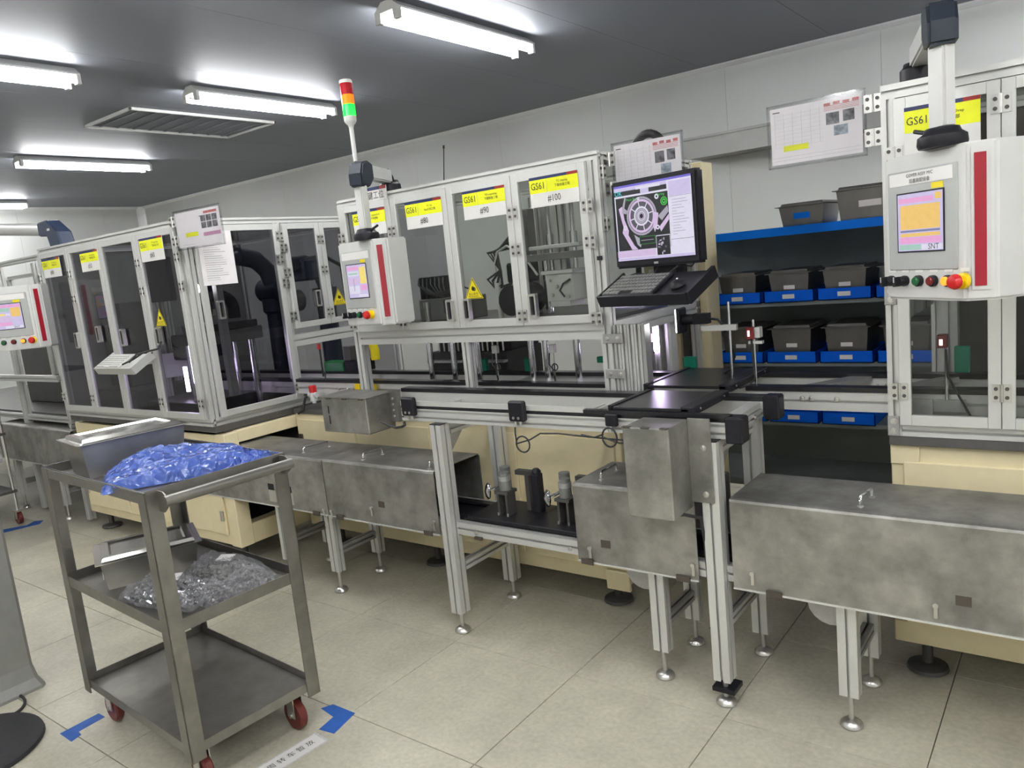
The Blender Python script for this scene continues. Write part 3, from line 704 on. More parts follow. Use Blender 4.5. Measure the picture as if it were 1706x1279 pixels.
# ================================================================== OPERATOR PANELS
def hmi(label, left, ang, tube, base, elbow_z, screen, key, z0=1.375, hh=.41, zoff=0., with_title=None, arm=True, knobs=6, btn0=.02, btn_du=.052):
    # local frame: u along the face, n into the box, z up
    a = R(ang); t = thing('operator_panel', label, 'control panel', (left[0], left[1], z0), a)
    wd, dp, ch = .30, .17, .055
    V = lambda u, n, z: Vector((u, n, z))
    # body: plan with chamfered right corner
    P = [(0, 0), (wd, 0), (wd+ch*.85, ch), (wd+ch*.85, dp), (.03, dp), (0, dp-.03)]
    part('body', G().prism(P, 'z', 0, hh), 'white', t, bev=.007, local=True, seg=2)
    # grey recessed fascia with screen
    part('fascia', G().box(.018, wd-.022, -.004, .002, .085, hh-.045), 'panelgrey', t, local=True, bev=.003)
    part('title_plate', G().box(.03, wd-.035, -.0055, -.003, hh-.085, hh-.05), 'sign_white', t, local=True)
    sc = part('screen', screen_mesh(screen, .062, .232, .140, .300), ['black']+list(SCRN), t, local=True)
    part('caution_sticker', G().box(.19, .232, -.0052, -.004, .306, .322), 'warn', t, local=True)
    # red reflective strip on the chamfer
    g = G(); c0, c1 = V(wd+.006, .004, 0), V(wd+ch*.85-.006, ch-.009, 0); nrm = V(.76, -.65, 0)*.003
    mid = (c0+c1)/2; d_ = (c1-c0).normalized()
    for w_, zz0, zz1, k, nm, mt in ((.040, .03, hh-.015, 1, 'strip_seat', 'white'), (.027, .04, hh-.03, 2, 'strip', 'redstrip')):
        g = G(); p, q = mid-d_*w_/2, mid+d_*w_/2
        vs = [p+V(0, 0, zz0), q+V(0, 0, zz0), q+V(0, 0, zz1), p+V(0, 0, zz1)]
        g.add(vs+[v+nrm*k for v in vs], [(0, 1, 2, 3), (4, 5, 6, 7), (0, 1, 5, 4), (1, 2, 6, 5), (2, 3, 7, 6), (3, 0, 4, 7)])
        part(nm, g, mt, t, local=True)
    # switches and buttons along the bottom
    zb = .055; u = btn0
    def knob(u, prof, m, nm): return part(nm, G().lathe(prof, (u, -.0005, zb), 16, (0, -1, 0)), m, t, smooth=True, local=True)
    spec = key
    for i, kd in enumerate(spec):
        uu = btn0+btn_du*i
        if kd == 'sel':
            k_ = knob(uu, [(.015, 0), (.016, .008), (.013, .02), (.011, .026)], 'black', 'selector')
            part('lever', G().box(uu-.005, uu+.005, -.042, -.022, zb-.014, zb+.014), 'black', k_, local=True)
            part('mark', G().box(uu-.0015, uu+.0015, -.0428, -.0418, zb-.002, zb+.014), 'white', k_, local=True)
        elif kd in ('green', 'darkred', 'orange_lit'):
            k_ = knob(uu, [(.016, 0), (.016, .010), (.013, .012)], 'black', 'button_collar'); part('button', G().lathe([(.012, .010), (.012, .018), (.010, .020)], (uu, 0, zb), 14, (0, -1, 0)), kd, k_, smooth=True, local=True)
        elif kd == 'estop':
            k_ = knob(uu, [(.021, 0), (.021, .012), (.012, .014), (.012, .024)], 'yellow', 'emergency_stop'); part('mushroom', G().lathe([(.012, .022), (.020, .026), (.021, .034), (.016, .044), (.004, .047)], (uu, 0, zb), 16, (0, -1, 0)), 'red', k_, smooth=True, local=True)
        part('button_label', G().box(uu-.014, uu+.014, -.0015, .0005, zb+.024, zb+.034), 'sign_white', t, local=True)
    if with_title:
        ux, uy = WM[t].to_3x3() @ Vector((1, 0, 0)), Vector((0, 0, 1))
        txt('title_text', with_title[0], .013, WM[t] @ V(.148, -.0055, hh-.060), ux, uy, 'ink', t)
        txt('title_text', with_title[1], .013, WM[t] @ V(.148, -.0055, hh-.076), ux, uy, 'ink', t)
        txt('logo_text', 'SNT', .022, WM[t] @ V(.198, -.0062, .150), ux, uy, 'ink', t, off=.0016)
    # support arm: swivel on the panel, square tube up, elbow, tube back, base on the machine roof
    if not arm: return t
    T = Vector((*tube, 0)); zt = z0+hh
    part('swivel', G().lathe([(.058, 0), (.062, .01), (.060, .03), (.046, .04), (.042, .05), (.036, .052)], (T.x, T.y, zt), 20), 'black', t, smooth=True)
    hx = WM[t].to_3x3() @ Vector((1, 0, 0))
    k = -1 if with_title else 1
    part('clamp_lever', G().tube([T+hx*.035*k+V(0, 0, zt+.03), T+hx*.055*k+V(0, 0, zt+.046), T+hx*.10*k+V(0, 0, zt+.058)], .006, 8), 'black', t, smooth=True)
    B = Vector(base)
    M = Matrix.Translation((T.x, T.y, 0)) @ Matrix.Rotation(a, 4, 'Z')
    part('arm_upright', G().box(-.03, .03, -.02, .02, zt+.048, elbow_z).xf(M), 'white', t, bev=.006, seg=2)
    dr = (Vector((B.x, B.y, 0))-Vector((T.x, T.y, 0))); L = dr.length; ad = math.atan2(dr.y, dr.x)
    Me = Matrix.Translation((T.x, T.y, 0)) @ Matrix.Rotation(ad, 4, 'Z')
    P = [(-.045, elbow_z-.01), (-.045, elbow_z+.05), (-.02, elbow_z+.10), (.05, elbow_z+.115), (.10, elbow_z+.105), (.10, elbow_z+.03), (.045, elbow_z-.01)]
    part('elbow', G().prism(P, 'y', -.036, .036).xf(Me), 'navy', t, bev=.008, seg=2)
    part('arm_beam', G().box(.09, max(.12, L-.03), -.028, .028, elbow_z+.035, elbow_z+.10).xf(Me), 'white', t, bev=.006, seg=2)
    part('arm_base', G().lathe([(.07, 0), (.07, .006), (.055, .010), (.055, .05), (.045, .06), (.043, max(.07, elbow_z+.036-B.z))], tuple(B), 20), 'black', t, smooth=True)
    pts = [(L*(1-.9*i/8), .045, elbow_z+.03-.03*math.sin(math.pi*i/8)) for i in range(9)]
    part('arm_bracket', G().tube([(L-.02, .0, elbow_z+.10), (L+.03, 0, elbow_z+.07), (L+.05, 0, elbow_z+.0), (L+.052, 0, B.z+.03)], .012, 8).xf(Me), 'black', t, smooth=True)
    return t
SI = {k: i+1 for i, k in enumerate(SCRN)}
def screen_mesh(lst, u0, u1, z0, z1):
    g = G(); g.box(u0-.004, u1+.004, -.006, -.002, z0-.004, z1+.004, 0)
    W, Hh = u1-u0, z1-z0
    for k, (a, b, c, d, m) in enumerate(lst):
        n = -.0064-.00012*k
        g.quad([(u0+W*a, n, z0+Hh*c), (u0+W*b, n, z0+Hh*c), (u0+W*b, n, z0+Hh*d), (u0+W*a, n, z0+Hh*d)], SI[m])
    return g
SCR_R = [(0, 1, 0, 1, 's_lav'), (.03, .80, .84, .93, 's_pink'), (.84, .97, .86, .97, 's_amber'), (.06, .94, .38, .80, 's_amber'), (.06, .94, .33, .365, 's_slate'), (.06, .94, .25, .31, 's_amber'), (.04, .96, .13, .24, 's_pink'), (.03, .52, .02, .11, 's_green'), (.54, .99, .01, .11, 's_white')]
SCR_M = [(0, 1, 0, 1, 's_lav'), (.03, .62, .84, .94, 's_pink'), (.66, .97, .42, .92, 's_yel'), (.05, .6, .66, .8, 's_white'), (.08, .55, .70, .76, 's_green'), (.05, .6, .4, .6, 's_lilac'), (.05, .6, .12, .36, 's_white'), (.3, .34, .2, .58, 's_grey'), (.66, .96, .22, .38, 's_pink'), (.5, .98, .02, .1, 's_white')]
SCR_L = [(0, 1, 0, 1, 's_lav'), (.02, .98, .86, .97, 's_pink'), (.62, .96, .48, .84, 's_amber'), (.05, .58, .70, .84, 's_green'), (.05, .4, .54, .62, 's_yel'), (.42, .58, .54, .62, 's_white'), (.05, .6, .3, .5, 's_lilac'), (.05, .6, .14, .28, 's_pink'), (.35, .98, .02, .12, 's_white')]
hmi('white operator panel on an arm in front of the rightmost machine', (-.506, 2.548), -40, (-.335, 2.42), (-.475, 2.95, 2.04), 2.055, SCR_R, ('sel', 'sel', 'green', 'darkred', 'orange_lit', 'estop'), z0=1.379, with_title=('COVER ASSY M/C', '后盖装配设备'), btn0=.028, btn_du=.054)
hmi('white operator panel below the signal tower', (-3.03, 2.62), -9, (-2.79, 2.60), (-2.95, 2.96, 2.015), 2.035, SCR_M, ('sel', 'sel', 'green', 'darkred', 'estop'), z0=1.368, btn0=.03, btn_du=.05)
P3 = hmi('white operator panel cut by the left edge of the photo', (-5.70, 1.93), 45, (-5.6, 2.05), (-5.9, 2.6, 2.015), 2.08, SCR_L, ('sel', 'green', 'darkred', 'orange_lit', 'estop'), z0=1.366, arm=False, btn0=.03, btn_du=.06)
txt('logo_text', 'SNT', .02, WM[P3] @ Vector((.19, -.0062, .150)), WM[P3].to_3x3() @ Vector((1, 0, 0)), (0, 0, 1), 'ink', P3, off=.0016)
part('rear_arm', G().box(-5.78, -5.70, 2.06, 2.14, 1.52, 1.58).box(-6.03, -5.78, 2.08, 2.12, 1.53, 1.57).box(-6.03, -5.99, 2.12, 2.445, 1.53, 1.57), 'white', P3)
t = thing('support_arm', 'round white support arm with dark blue elbow above the left machines', 'support arm', (-5.72, 2.5, 2.015))
part('tube', G().cyl((-7.6, 2.5, 2.335), (-5.95, 2.5, 2.165), .045, 20), 'white', t, smooth=True)
part('elbow', G().prism([(-5.95, 2.21), (-5.80, 2.215), (-5.66, 2.13), (-5.62, 2.017), (-5.80, 2.017), (-5.83, 2.105), (-5.95, 2.115)], 'y', 2.45, 2.55), 'navyblue', t, bev=.01)
part('elbow_label', G().box(-5.80, -5.76, 2.4485, 2.4498, 2.14, 2.155), 'sign_white', t)

# signal tower on the elbow of the middle panel's arm
t = thing('signal_tower', 'red, orange and green stacked signal tower lamp on a thin pole', 'signal lamp', (-2.80, 2.60, 2.145))
part('pole', G().cyl((-2.80, 2.60, 2.145), (-2.80, 2.60, 2.305), .0105, 12), 'white', t, smooth=True)
part('socket', G().lathe([(.012, 0), (.014, .01), (.024, .02), (.029, .03), (.029, .05)], (-2.80, 2.60, 2.30), 18), 'white', t, smooth=True)
for z, m, nm in ((2.35, 'lamp_green', 'green_lens'), (2.405, 'lamp_orange', 'orange_lens'), (2.448, 'lamp_red', 'red_lens')):
    h_ = {'green_lens': .053, 'orange_lens': .041, 'red_lens': .05}[nm]
    g = G(); n = 24
    P = [(-2.80+(.0285+.0012*(i % 2))*math.cos(2*math.pi*i/n), 2.60+(.0285+.0012*(i % 2))*math.sin(2*math.pi*i/n)) for i in range(n)]
    part(nm, g.prism(P, 'z', z, z+h_), m, t)
part('cap', G().lathe([(.030, 0), (.030, .012), (.026, .016)], (-2.80, 2.60, 2.498), 18), 'white', t, smooth=True)

# ================================================================== SIGNS
def station_sign(x0, x1, z0, z1, y, num, label, small=('TO inspecting', '下蓋檢査工程'), head='GS61'):
    t = thing('station_sign', label, 'sign', ((x0+x1)/2, y, z0), 0, 'station signs on the machine doors')
    part('card', G().box(x0, x1, y-.003, y, z0, z1), 'sign_white', t)
    W, Hh = x1-x0, z1-z0; zy = z0+Hh*.46
    part('yellow_band', G().box(x0, x1, y-.0036, y-.003, zy, z1-.012), 'sign_yellow', t)
    part('blue_edge', G().box(x0, x0+W*.78, y-.0036, y-.003, z1-.012, z1), 'sign_blue', t); part('red_edge', G().box(x0+W*.78, x1, y-.0036, y-.003, z1-.012, z1), 'sign_red', t)
    zc = (zy+z1-.012)/2
    part('divider', G().box(x0+W*.36, x0+W*.365, y-.0040, y-.0036, zy, z1-.012), 'ink_grey', t)
    txt('heading_text', head, .040*min(1, W/.24), (x0+W*.18, y-.0036, zc), (1, 0, 0), (0, 0, 1), 'ink', t, sx=.85)
    txt('small_text', small[0], .012, (x0+W*.68, y-.0036, zc+.010), (1, 0, 0), (0, 0, 1), 'ink', t); txt('small_text', small[1], .013, (x0+W*.68, y-.0036, zc-.007), (1, 0, 0), (0, 0, 1), 'ink', t)
    if num: txt('number_text', num, .040, (x0+W*.5, y-.003, z0+Hh*.24), (1, 0, 0), (0, 0, 1), 'ink', t, sx=.8)
ys = BF-.0235
station_sign(-1.952, -1.707, 1.823, 1.949, ys, '#100', 'yellow station sign on the door nearest the monitor, reading number one hundred', ('TC clipping', '下蓋檢査工程'))
station_sign(-2.333, -2.088, 1.815, 1.943, ys, '#90', 'yellow station sign above the triangular sticker, second from the monitor, reading ninety')
station_sign(-2.703, -2.465, 1.811, 1.940, ys, '#80', 'yellow station sign third from the monitor, reading eighty', ('TC dip', 'Nut打刻工程'))
station_sign(-3.085, -2.846, 1.812, 1.940, ys, '', 'yellow station sign partly hidden behind the panel arm tube', ('TC tapping bolt', '拧紧螺栓'))
ya = AF-.0235
station_sign(-5.648, -5.385, 1.812, 1.935, ya, '#40', 'leftmost yellow and white sign on the deep enclosure')
station_sign(-5.093, -4.860, 1.813, 1.937, ya, '#50', 'middle yellow and white sign on the deep enclosure')
station_sign(-4.352, -4.104, 1.814, 1.945, ya, '#60', 'yellow and white sign on the deep enclosure nearest its corner')
station_sign(-.492, -.285, 1.81, 1.955, CF-.0235, '', 'yellow station sign behind the rightmost arm tube, on the right machine', ('T/C Drop', '警部'), 'GS61')
# white "key station" plate on the top edge
t = thing('name_plate', 'white plate with Chinese lettering on the top beam beside the signal tower', 'sign', (-2.93, BF-.004, 1.975))
part('card', G().box(-3.03, -2.838, BF-.007, BF-.002, 1.976, 2.048), 'sign_white', t)
part('blue_edge', G().box(-3.03, -2.885, BF-.0078, BF-.007, 2.032, 2.048), 'sign_blue', t); part('red_edge', G().box(-2.885, -2.838, BF-.0078, BF-.007, 2.032, 2.048), 'sign_red', t)
txt('lettering', '关键工位', .042, (-2.934, BF-.007, 2.004), (1, 0, 0), (0, 0, 1), 'ink', t, sx=.95)
def warn_sign(f, u, z, h, label):
    # yellow triangle: f maps (u, n, v) to world
    t = thing('warning_sign', label, 'sign', f(u, 0, z), 0, 'yellow triangular warning stickers')
    k = h*1.0/2*1.12
    def tri(s, n, dz=0): return [f(u-k*s, -n, z+h*(1-s)*.30+dz), f(u+k*s, -n, z+h*(1-s)*.30+dz), f(u, -n, z+h*(1-s)*.30+h*s+dz)]
    def slab(s, n0, n1): 
        a, b = tri(s, n0), tri(s, n1); return G().add(a+b, [(0, 1, 2), (3, 4, 5), (0, 1, 4, 3), (1, 2, 5, 4), (2, 0, 3, 5)])
    part('sheet', slab(1, .0002, .0012), 'warn', t); part('border', slab(.93, .0012, .0016), 'ink', t); part('field', slab(.84, .0016, .0020), 'warn', t)
    g = G(); c = Vector(f(u, -.0024, z+h*.47)); ux = Vector(f(u+1, 0, 0))-Vector(f(u, 0, 0)); uz = Vector((0, 0, 1))
    g.ring(c, ux, uz, 0.0, h*.10, 10); g.ring(c+ux*h*.07-uz*h*.02, ux, uz, h*.05, h*.09, 12); g.ring(c-ux*h*.03+uz*h*.10, ux, uz, 0, h*.035, 8)
    part('pictogram', g, 'ink', t)
    txt('lettering', '当心夹手', h*.15, f(u, -.002, z+h*.22), ux, (0, 0, 1), 'ink', t)
    part('underline', G().add([f(u-h*.32, -.0022, z+h*.105), f(u+h*.32, -.0022, z+h*.105), f(u+h*.32, -.0022, z+h*.125), f(u-h*.32, -.0022, z+h*.125)], [(0, 1, 2, 3)]), 'ink', t)
f2, _ = face('front', BF-.015)
warn_sign(f2, -2.335, 1.452, .100, 'yellow triangular warning sticker on the four-door machine')
fs_, _ = face('side', A1+.015)
warn_sign(fs_, 3.357, 1.445, .106, 'yellow triangular warning sticker left of the middle operator panel')
f1, _ = face('front', AF-.015)
warn_sign(f1, -4.281, 1.445, .10, 'yellow triangular warning sticker on the deep enclosure front')

# ================================================================== MONITOR AND KEYBOARD TRAYS
a = R(-12); p0 = Vector((-1.556, 2.783, 1.532))
t = thing('monitor', 'black square computer monitor showing a grey casting inspection image', 'monitor', p0, a)
W, Hh = .411, .340
part('casing', G().box(0, W, 0, .045, 0, Hh), 'black', t, bev=.008, local=True, seg=2)
part('rear_hump', G().box(.06, W-.06, .044, .075, .05, Hh-.05), 'black', t, bev=.01, local=True)
sw, sh, su, sv = .368, .292, .0215, .030
mats_ = ['black']+list(SCRN)
g = G(); g.box(su-.001, su+sw+.001, -.0022, .001, sv-.001, sv+sh+.001, 0)
lay = [0]
def RQ(x0, x1, y0, y1, m):       # fractions of the screen, y down from the top
    lay[0] += 1; n = -.0024-.00006*lay[0]
    g.quad([(su+sw*x0, n, sv+sh*(1-y1)), (su+sw*x1, n, sv+sh*(1-y1)), (su+sw*x1, n, sv+sh*(1-y0)), (su+sw*x0, n, sv+sh*(1-y0))], SI[m])
def PT(x, y): return (su+sw*x, sv+sh*(1-y))
def RING(x, y, r0, r1, m, a0=0, a1=6.2832, n=28):
    lay[0] += 1; u, v = PT(x, y); g.ring((u, -.0024-.00006*lay[0], v), (1, 0, 0), (0, 0, 1), r0, r1, n, a0, a1, SI[m])
def POLY(pts, m):
    lay[0] += 1; g.quad([(PT(x, y)[0], -.0024-.00006*lay[0], PT(x, y)[1]) for x, y in pts], SI[m])
RQ(0, 1, 0, 1, 's_white'); RQ(0, 1, 0, .028, 's_blue'); RQ(.0, .70, .03, .075, 's_lav'); RQ(0, .70, .075, .135, 's_dark'); RQ(.30, .62, .045, .08, 's_white'); RQ(.36, .47, .08, .15, 's_lav')
RQ(.02, .11, .082, .128, 's_dark'); RQ(.0, .72, .14, .155, 's_white'); RQ(.015, .71, .16, .865, 's_dark')
cx, cy = .355, .43
POLY([(.05, .30), (.10, .27), (.12, .45), (.17, .60), (.16, .66), (.23, .80), (.28, .86), (.20, .86), (.11, .68), (.08, .62), (.10, .55)], 's_lilac')
POLY([(.11, .26), (.14, .16), (.16, .17), (.13, .30), (.17, .34), (.15, .38), (.09, .36)], 's_grey')
RING(cx, cy, .066, .074, 's_grey'); RING(cx, cy, .055, .064, 's_lilac'); RING(cx, cy, .036, .054, 's_mid'); RING(cx, cy, .030, .037, 's_white'); RING(cx, cy, .018, .029, 's_grey'); RING(cx, cy, .014, .018, 's_white'); RING(cx, cy, .0, .009, 's_dark'); RING(cx, cy, .009, .012, 's_lilac')
for i in range(8):
    an = i*math.pi/4+.2; u, v = PT(cx, cy); lay[0] += 1; n = -.0024-.00006*lay[0]; c_, s_ = math.cos(an), math.sin(an)
    g.quad([(u+c_*.034-s_*.002, n, v+s_*.034+c_*.002), (u+c_*.056-s_*.002, n, v+s_*.056+c_*.002), (u+c_*.056+s_*.002, n, v+s_*.056-c_*.002), (u+c_*.034+s_*.002, n, v+s_*.034-c_*.002)], SI['s_white'])
POLY([(.50, .58), (.53, .40), (.58, .42), (.56, .56), (.52, .66)], 's_lilac'); POLY([(.57, .46), (.70, .34), (.71, .42), (.62, .52)], 's_grey'); POLY([(.58, .60), (.71, .45), (.71, .52), (.60, .66)], 's_lilac'); POLY([(.24, .66), (.34, .74), (.32, .84), (.28, .80)], 's_grey')
for x, y, r in ((.57, .21, .010), (.13, .56, .010), (.56, .60, .009), (.33, .20, .006)): RING(x, y, r*.4, r, 's_white', n=14)
RING(.66, .28, .012, .016, 's_lime', n=16); RING(.66, .28, .004, .009, 's_lime', n=12)
RQ(.31, .52, .70, .80, 's_dark'); RQ(.31, .52, .70, .703, 's_lime'); RQ(.31, .52, .797, .80, 's_lime'); RQ(.31, .313, .70, .80, 's_lime'); RQ(.517, .52, .70, .80, 's_lime'); RQ(.33, .50, .745, .752, 's_grey')
RQ(.53, .71, .705, .965, 's_white'); RQ(.535, .705, .715, .96, 's_dark')
for i in range(14): 
    xx, yy = random.uniform(.54, .68), random.uniform(.73, .93); RQ(xx, xx+random.uniform(.01, .03), yy, yy+random.uniform(.01, .05), random.choice(['s_grey', 's_lilac', 's_mid']))
RQ(.73, .995, .05, .235, 's_lav'); RQ(.73, 1, .24, .243, 's_dark'); RQ(.735, .995, .25, .77, 's_white'); RQ(.73, 1, .775, .779, 's_dark'); RQ(.735, .94, .79, .96, 's_white'); RQ(0, .52, .87, .955, 's_lilac'); RQ(0, 1, .965, 1, 's_lav')
for i in range(13): RQ(.76, .76+random.uniform(.05, .2), .28+i*.036, .287+i*.036, 's_grey')
part('screen', g, mats_, t, local=True)
ux = WM[t].to_3x3() @ Vector((1, 0, 0))
txt('ok_text', 'OK', .026, WM[t] @ Vector((*[su+sw*.07, -.0065], sv+sh*.895)), ux, (0, 0, 1), 's_cyan', t)
for s_, x, y in (('Pivot Pin', .24, .20), ('Spring', .63, .19)): txt('overlay_text', s_, .014, WM[t] @ Vector((su+sw*x, -.0065, sv+sh*(1-y))), ux, (0, 0, 1), 's_lime', t)
part('badge', G().box(W/2-.01, W/2+.01, -.0015, .001, .010, .018), 'screw', t, local=True)
part('neck', G().box(.15, .26, .045, .09, -.06, .10), 'black', t, local=True, bev=.005)
part('vesa_arm', G().cyl((.2, .09, .02), (-.07, .15, .02), .02, 12), 'alu_dark', t, local=True, smooth=True)
def kb_tray(label, p, ang, W, dep, rise, keymat, traymat, padmat, arm_to, mouse=True):
    t = thing('keyboard_tray', label, 'keyboard tray', p, R(ang)); tl = math.atan2(rise, dep); L = math.hypot(rise, dep)
    Mx = Matrix.Rotation(tl, 4, 'X')
    def P(nm, gg, m, **k): return part(nm, gg.xf(Mx), m, t, local=True, **k)
    P('tray', G().box(0, W, 0, L, -.012, 0), traymat, bev=.002)
    P('rim', G().box(0, W, -.004, .004, -.03, .014), traymat); P('rim', G().box(-.004, .003, 0, L, -.03, .014), traymat); P('rim', G().box(W-.003, W+.012, 0, L, -.03, .016), traymat)
    kw = W*.62
    kb = P('keyboard', G().box(.012, kw, .012, L-.02, 0, .012), padmat, bev=.003)
    g = G(); rows = 6; cols = 15
    for r in range(rows):
        for c in range(cols):
            x = .016+(kw-.022)*c/cols; y = .016+(L-.042)*r/rows
            if r == 0 and 4 < c < 9: continue
            g.box(x, x+(kw-.022)/cols-.003, y, y+(L-.042)/rows-.005, .012, .017)
    g.xf(Mx); k = part('keys', g, keymat, kb, local=True); k['kind'] = 'stuff'
    if mouse:
        m_ = P('mouse', G().lathe([(.026, 0), (.03, .008), (.026, .018), (.012, .026), (.001, .028)], (W*.8, L*.40, 0), 16), 'black', smooth=True)
        part('scroll_wheel', G().cyl((W*.8-.003, L*.40+.012, .024), (W*.8+.003, L*.40+.012, .024), .006, 10).xf(Mx), 'screw', m_, local=True)
    Wd = WM[t] @ Mx
    a_ = Wd @ Vector((W*.45, L*.6, -.014)); b_ = Vector(arm_to)
    part('bracket', G().tube([a_, a_+Vector((0, .02, -.03)), b_], .012, 8), traymat, t, smooth=True)
    return t
kt = kb_tray('black keyboard tray with keyboard and mouse under the monitor', (-1.545, 2.602, 1.424), -12, .415, .17, .08, 'midgrey', 'black', 'black', (-1.62, 2.84, 1.42))
part('cable', G().tube([(-1.30, 2.72, 1.50), (-1.26, 2.74, 1.53), (-1.22, 2.76, 1.52), (-1.20, 2.78, 1.55)], .003, 6), 'rubber', kt)
part('cable', G().tube([(-1.51, 2.70, 1.49), (-1.45, 2.74, 1.51), (-1.38, 2.76, 1.50), (-1.36, 2.78, 1.54)], .003, 6), 'rubber', kt)
kb2 = kb_tray('steel keyboard tray with beige keyboard in front of the deep enclosure', (-4.755, 2.13, 1.222), 0, .43, .13, .075, 'offwhite', 'alu', 'offwhite', (-4.45, 2.315, 1.24), mouse=False)
part('cable', G().tube([(-4.42, 2.17, 1.26), (-4.38, 2.2, 1.30), (-4.33, 2.24, 1.31), (-4.28, 2.28, 1.32), (-4.27, 2.30, 1.36)], .006, 6), 'rubber', kb2)
part('cable', G().tube([(-4.46, 2.15, 1.25), (-4.40, 2.19, 1.275), (-4.36, 2.23, 1.305), (-4.31, 2.26, 1.30)], .005, 6), 'rubber', kb2)

# ================================================================== DOCUMENT HOLDERS
DM = ['paper', 'ink_light', 'ink_grey', 'photo_print', 'photo_blue', 'sign_yellow', 'ink_red', 'ink_pink', 'ink']
def sheet(g, O, ux, uy, w_, h_, kind):
    g_ = []
    if kind == 'A':
        for i in range(9): g_.append((.05*w_, .58*w_, h_*(.86-.07*i), h_*(.863-.07*i), 1))
        for i in range(6): g_.append((w_*(.05+.1*i), w_*(.0505+.1*i)+.0008, h_*.30, h_*.9, 1))
        g_ += [(.03*w_, .11*w_, h_*.92, h_*.935, 8), (.14*w_, .42*w_, h_*.22, h_*.32, 5), (.02*w_, .98*w_, h_*.12, h_*.125, 1), (.02*w_, .98*w_, h_*.06, h_*.065, 1)]
        for i in range(4): g_.append((w_*(.60+.1*i), w_*(.67+.1*i), h_*(.88+.01*(i % 2)), h_*(.93+.01*(i % 2)), 6)); g_.append((w_*.6, w_*.97, h_*(.80+.025*i), h_*(.808+.025*i), 6))
        g_ += [(.62*w_, .76*w_, h_*.56, h_*.76, 3), (.80*w_, .92*w_, h_*.58, h_*.77, 3), (.70*w_, .85*w_, h_*.36, h_*.53, 4)]
    elif kind == 'B':
        g_ += [(.08*w_, .42*w_, .06*h_, .07*h_, 1), (.20*w_, .48*w_, .28*h_, .40*h_, 5), (.60*w_, .98*w_, .24*h_, .34*h_, 7), (.55*w_, .62*w_, .80*h_, .82*h_, 8), (.66*w_, .95*w_, .86*h_, .93*h_, 6)]
        for i in range(3):
            for j in range(2): g_.append((w_*(.58+.125*i), w_*(.69+.125*i), h_*(.46+.19*j), h_*(.63+.19*j), 3))
    else:
        for i in range(22):
            k = .88*random.random()**.3; g_.append((.12*w_, .12*w_+.75*w_*k, h_*(.93-.04*i), h_*(.938-.04*i), 2 if i % 3 else 1))
    rects(g, O, ux, uy, g_, .0006)
def pouch(label, O, ang, w_, h_, kind, hinge_u):
    t = thing('document_holder', label, 'document holder', O, R(ang))
    part('sheet', G().box(.012, w_-.012, -.0005, .0005, .012, h_-.012), 'paper', t, local=True)
    g = G(); sheet(g, (.012, -.0006, .012), (1, 0, 0), (0, 0, 1), w_-.024, h_-.024, kind); part('print', g, DM, t, local=True)
    part('cover', G().box(0, w_, -.0045, -.003, 0, h_), 'pouch_film', t, local=True); part('back', G().box(0, w_, .003, .0045, 0, h_), 'pouch_film', t, local=True)
    g = G()
    for b in ((0, w_, -.005, .005, 0, .005), (0, w_, -.005, .005, h_-.005, h_), (0, .005, -.005, .005, 0, h_), (w_-.005, w_, -.005, .005, 0, h_)): g.box(*b)
    part('edge', g, 'pane', t, local=True)
    for z in (h_*.25, h_*.75): inst('hinge', HINGE, t, (hinge_u, -.001, z), None, local=True)
pouch('clear document holder with photos, hinged left of the rightmost machine', (-.935, 2.83, 1.832), 0, .325, .215, 'A', .345)
pouch('clear document holder standing behind the monitor', (-1.60, 2.90, 1.80), 0, .315, .24, 'A', -.012)
pouch('clear document holder with six small photos on the deep enclosure corner', (-3.93, 2.30, 1.842), 4, .395, .205, 'B', -.012)
t = thing('paper_sheet', 'white printed sheet taped to the side glass of the deep enclosure', 'paper', (A1+.030, 2.52, 1.645))
part('page', G().box(A1+.0245, A1+.0255, 2.412, 2.626, 1.645, 1.942), 'paper', t)
g = G(); sheet(g, (A1+.0256, 2.412, 1.645), (0, 1, 0), (0, 0, 1), .214, .297, 'C'); part('print', g, DM, t)

# ================================================================== SHELF RACK WITH BINS AND PANS
SX0, SX1, SY0, SY1 = -1.96, -.30, 4.0, 4.5
t = thing('shelf_rack', 'blue-fronted storage rack with bins between the machines', 'shelf', (-1.0, 4.25, 0))
SH = (1.64, 1.262, .948, .632, .30)
for x in (SX0, SX1-.04):
    for y in (SY0+.05, SY1-.04): part('upright', G().box(x, x+.04, y, y+.04, 0, 1.60), 'midgrey', t)
for z in SH:
    s_ = part('shelf_board', G().box(SX0, SX1, SY0+.01, SY1, z-.02, z), 'blue_shelf' if z > 1.5 else 'board_shade_grey', t)
    if z > 1.5: part('front_edge', G().box(SX0, SX1, SY0, SY0+.012, z-.042, z+.001), 'blue_shelf', s_)
part('shade_sheet', G().box(SX0, SX1, SY1, SY1+.008, .1, 1.60), 'board_shade_grey', t)  # added dark sheet in place of the shade behind the shelves
def bin_(x, z, label):
    t = thing('storage_bin', label, 'bin', (x+.125, SY0+.2, z), 0, 'blue bins on the rack')
    w_, h_, d = .25, .058, .34; y = SY0-.01; k = .004
    g = G(); g.box(x, x+w_, y, y+d, z, z+k); g.box(x, x+w_, y, y+k, z, z+h_); g.box(x, x+w_, y+d-k, y+d, z, z+h_); g.box(x, x+k, y, y+d, z, z+h_); g.box(x+w_-k, x+w_, y, y+d, z, z+h_)
    part('tray', g, 'blue_bin', t)
    part('label_card', G().box(x+.095, x+.155, y-.0015, y-.0003, z+.018, z+.040), 'paper', t)
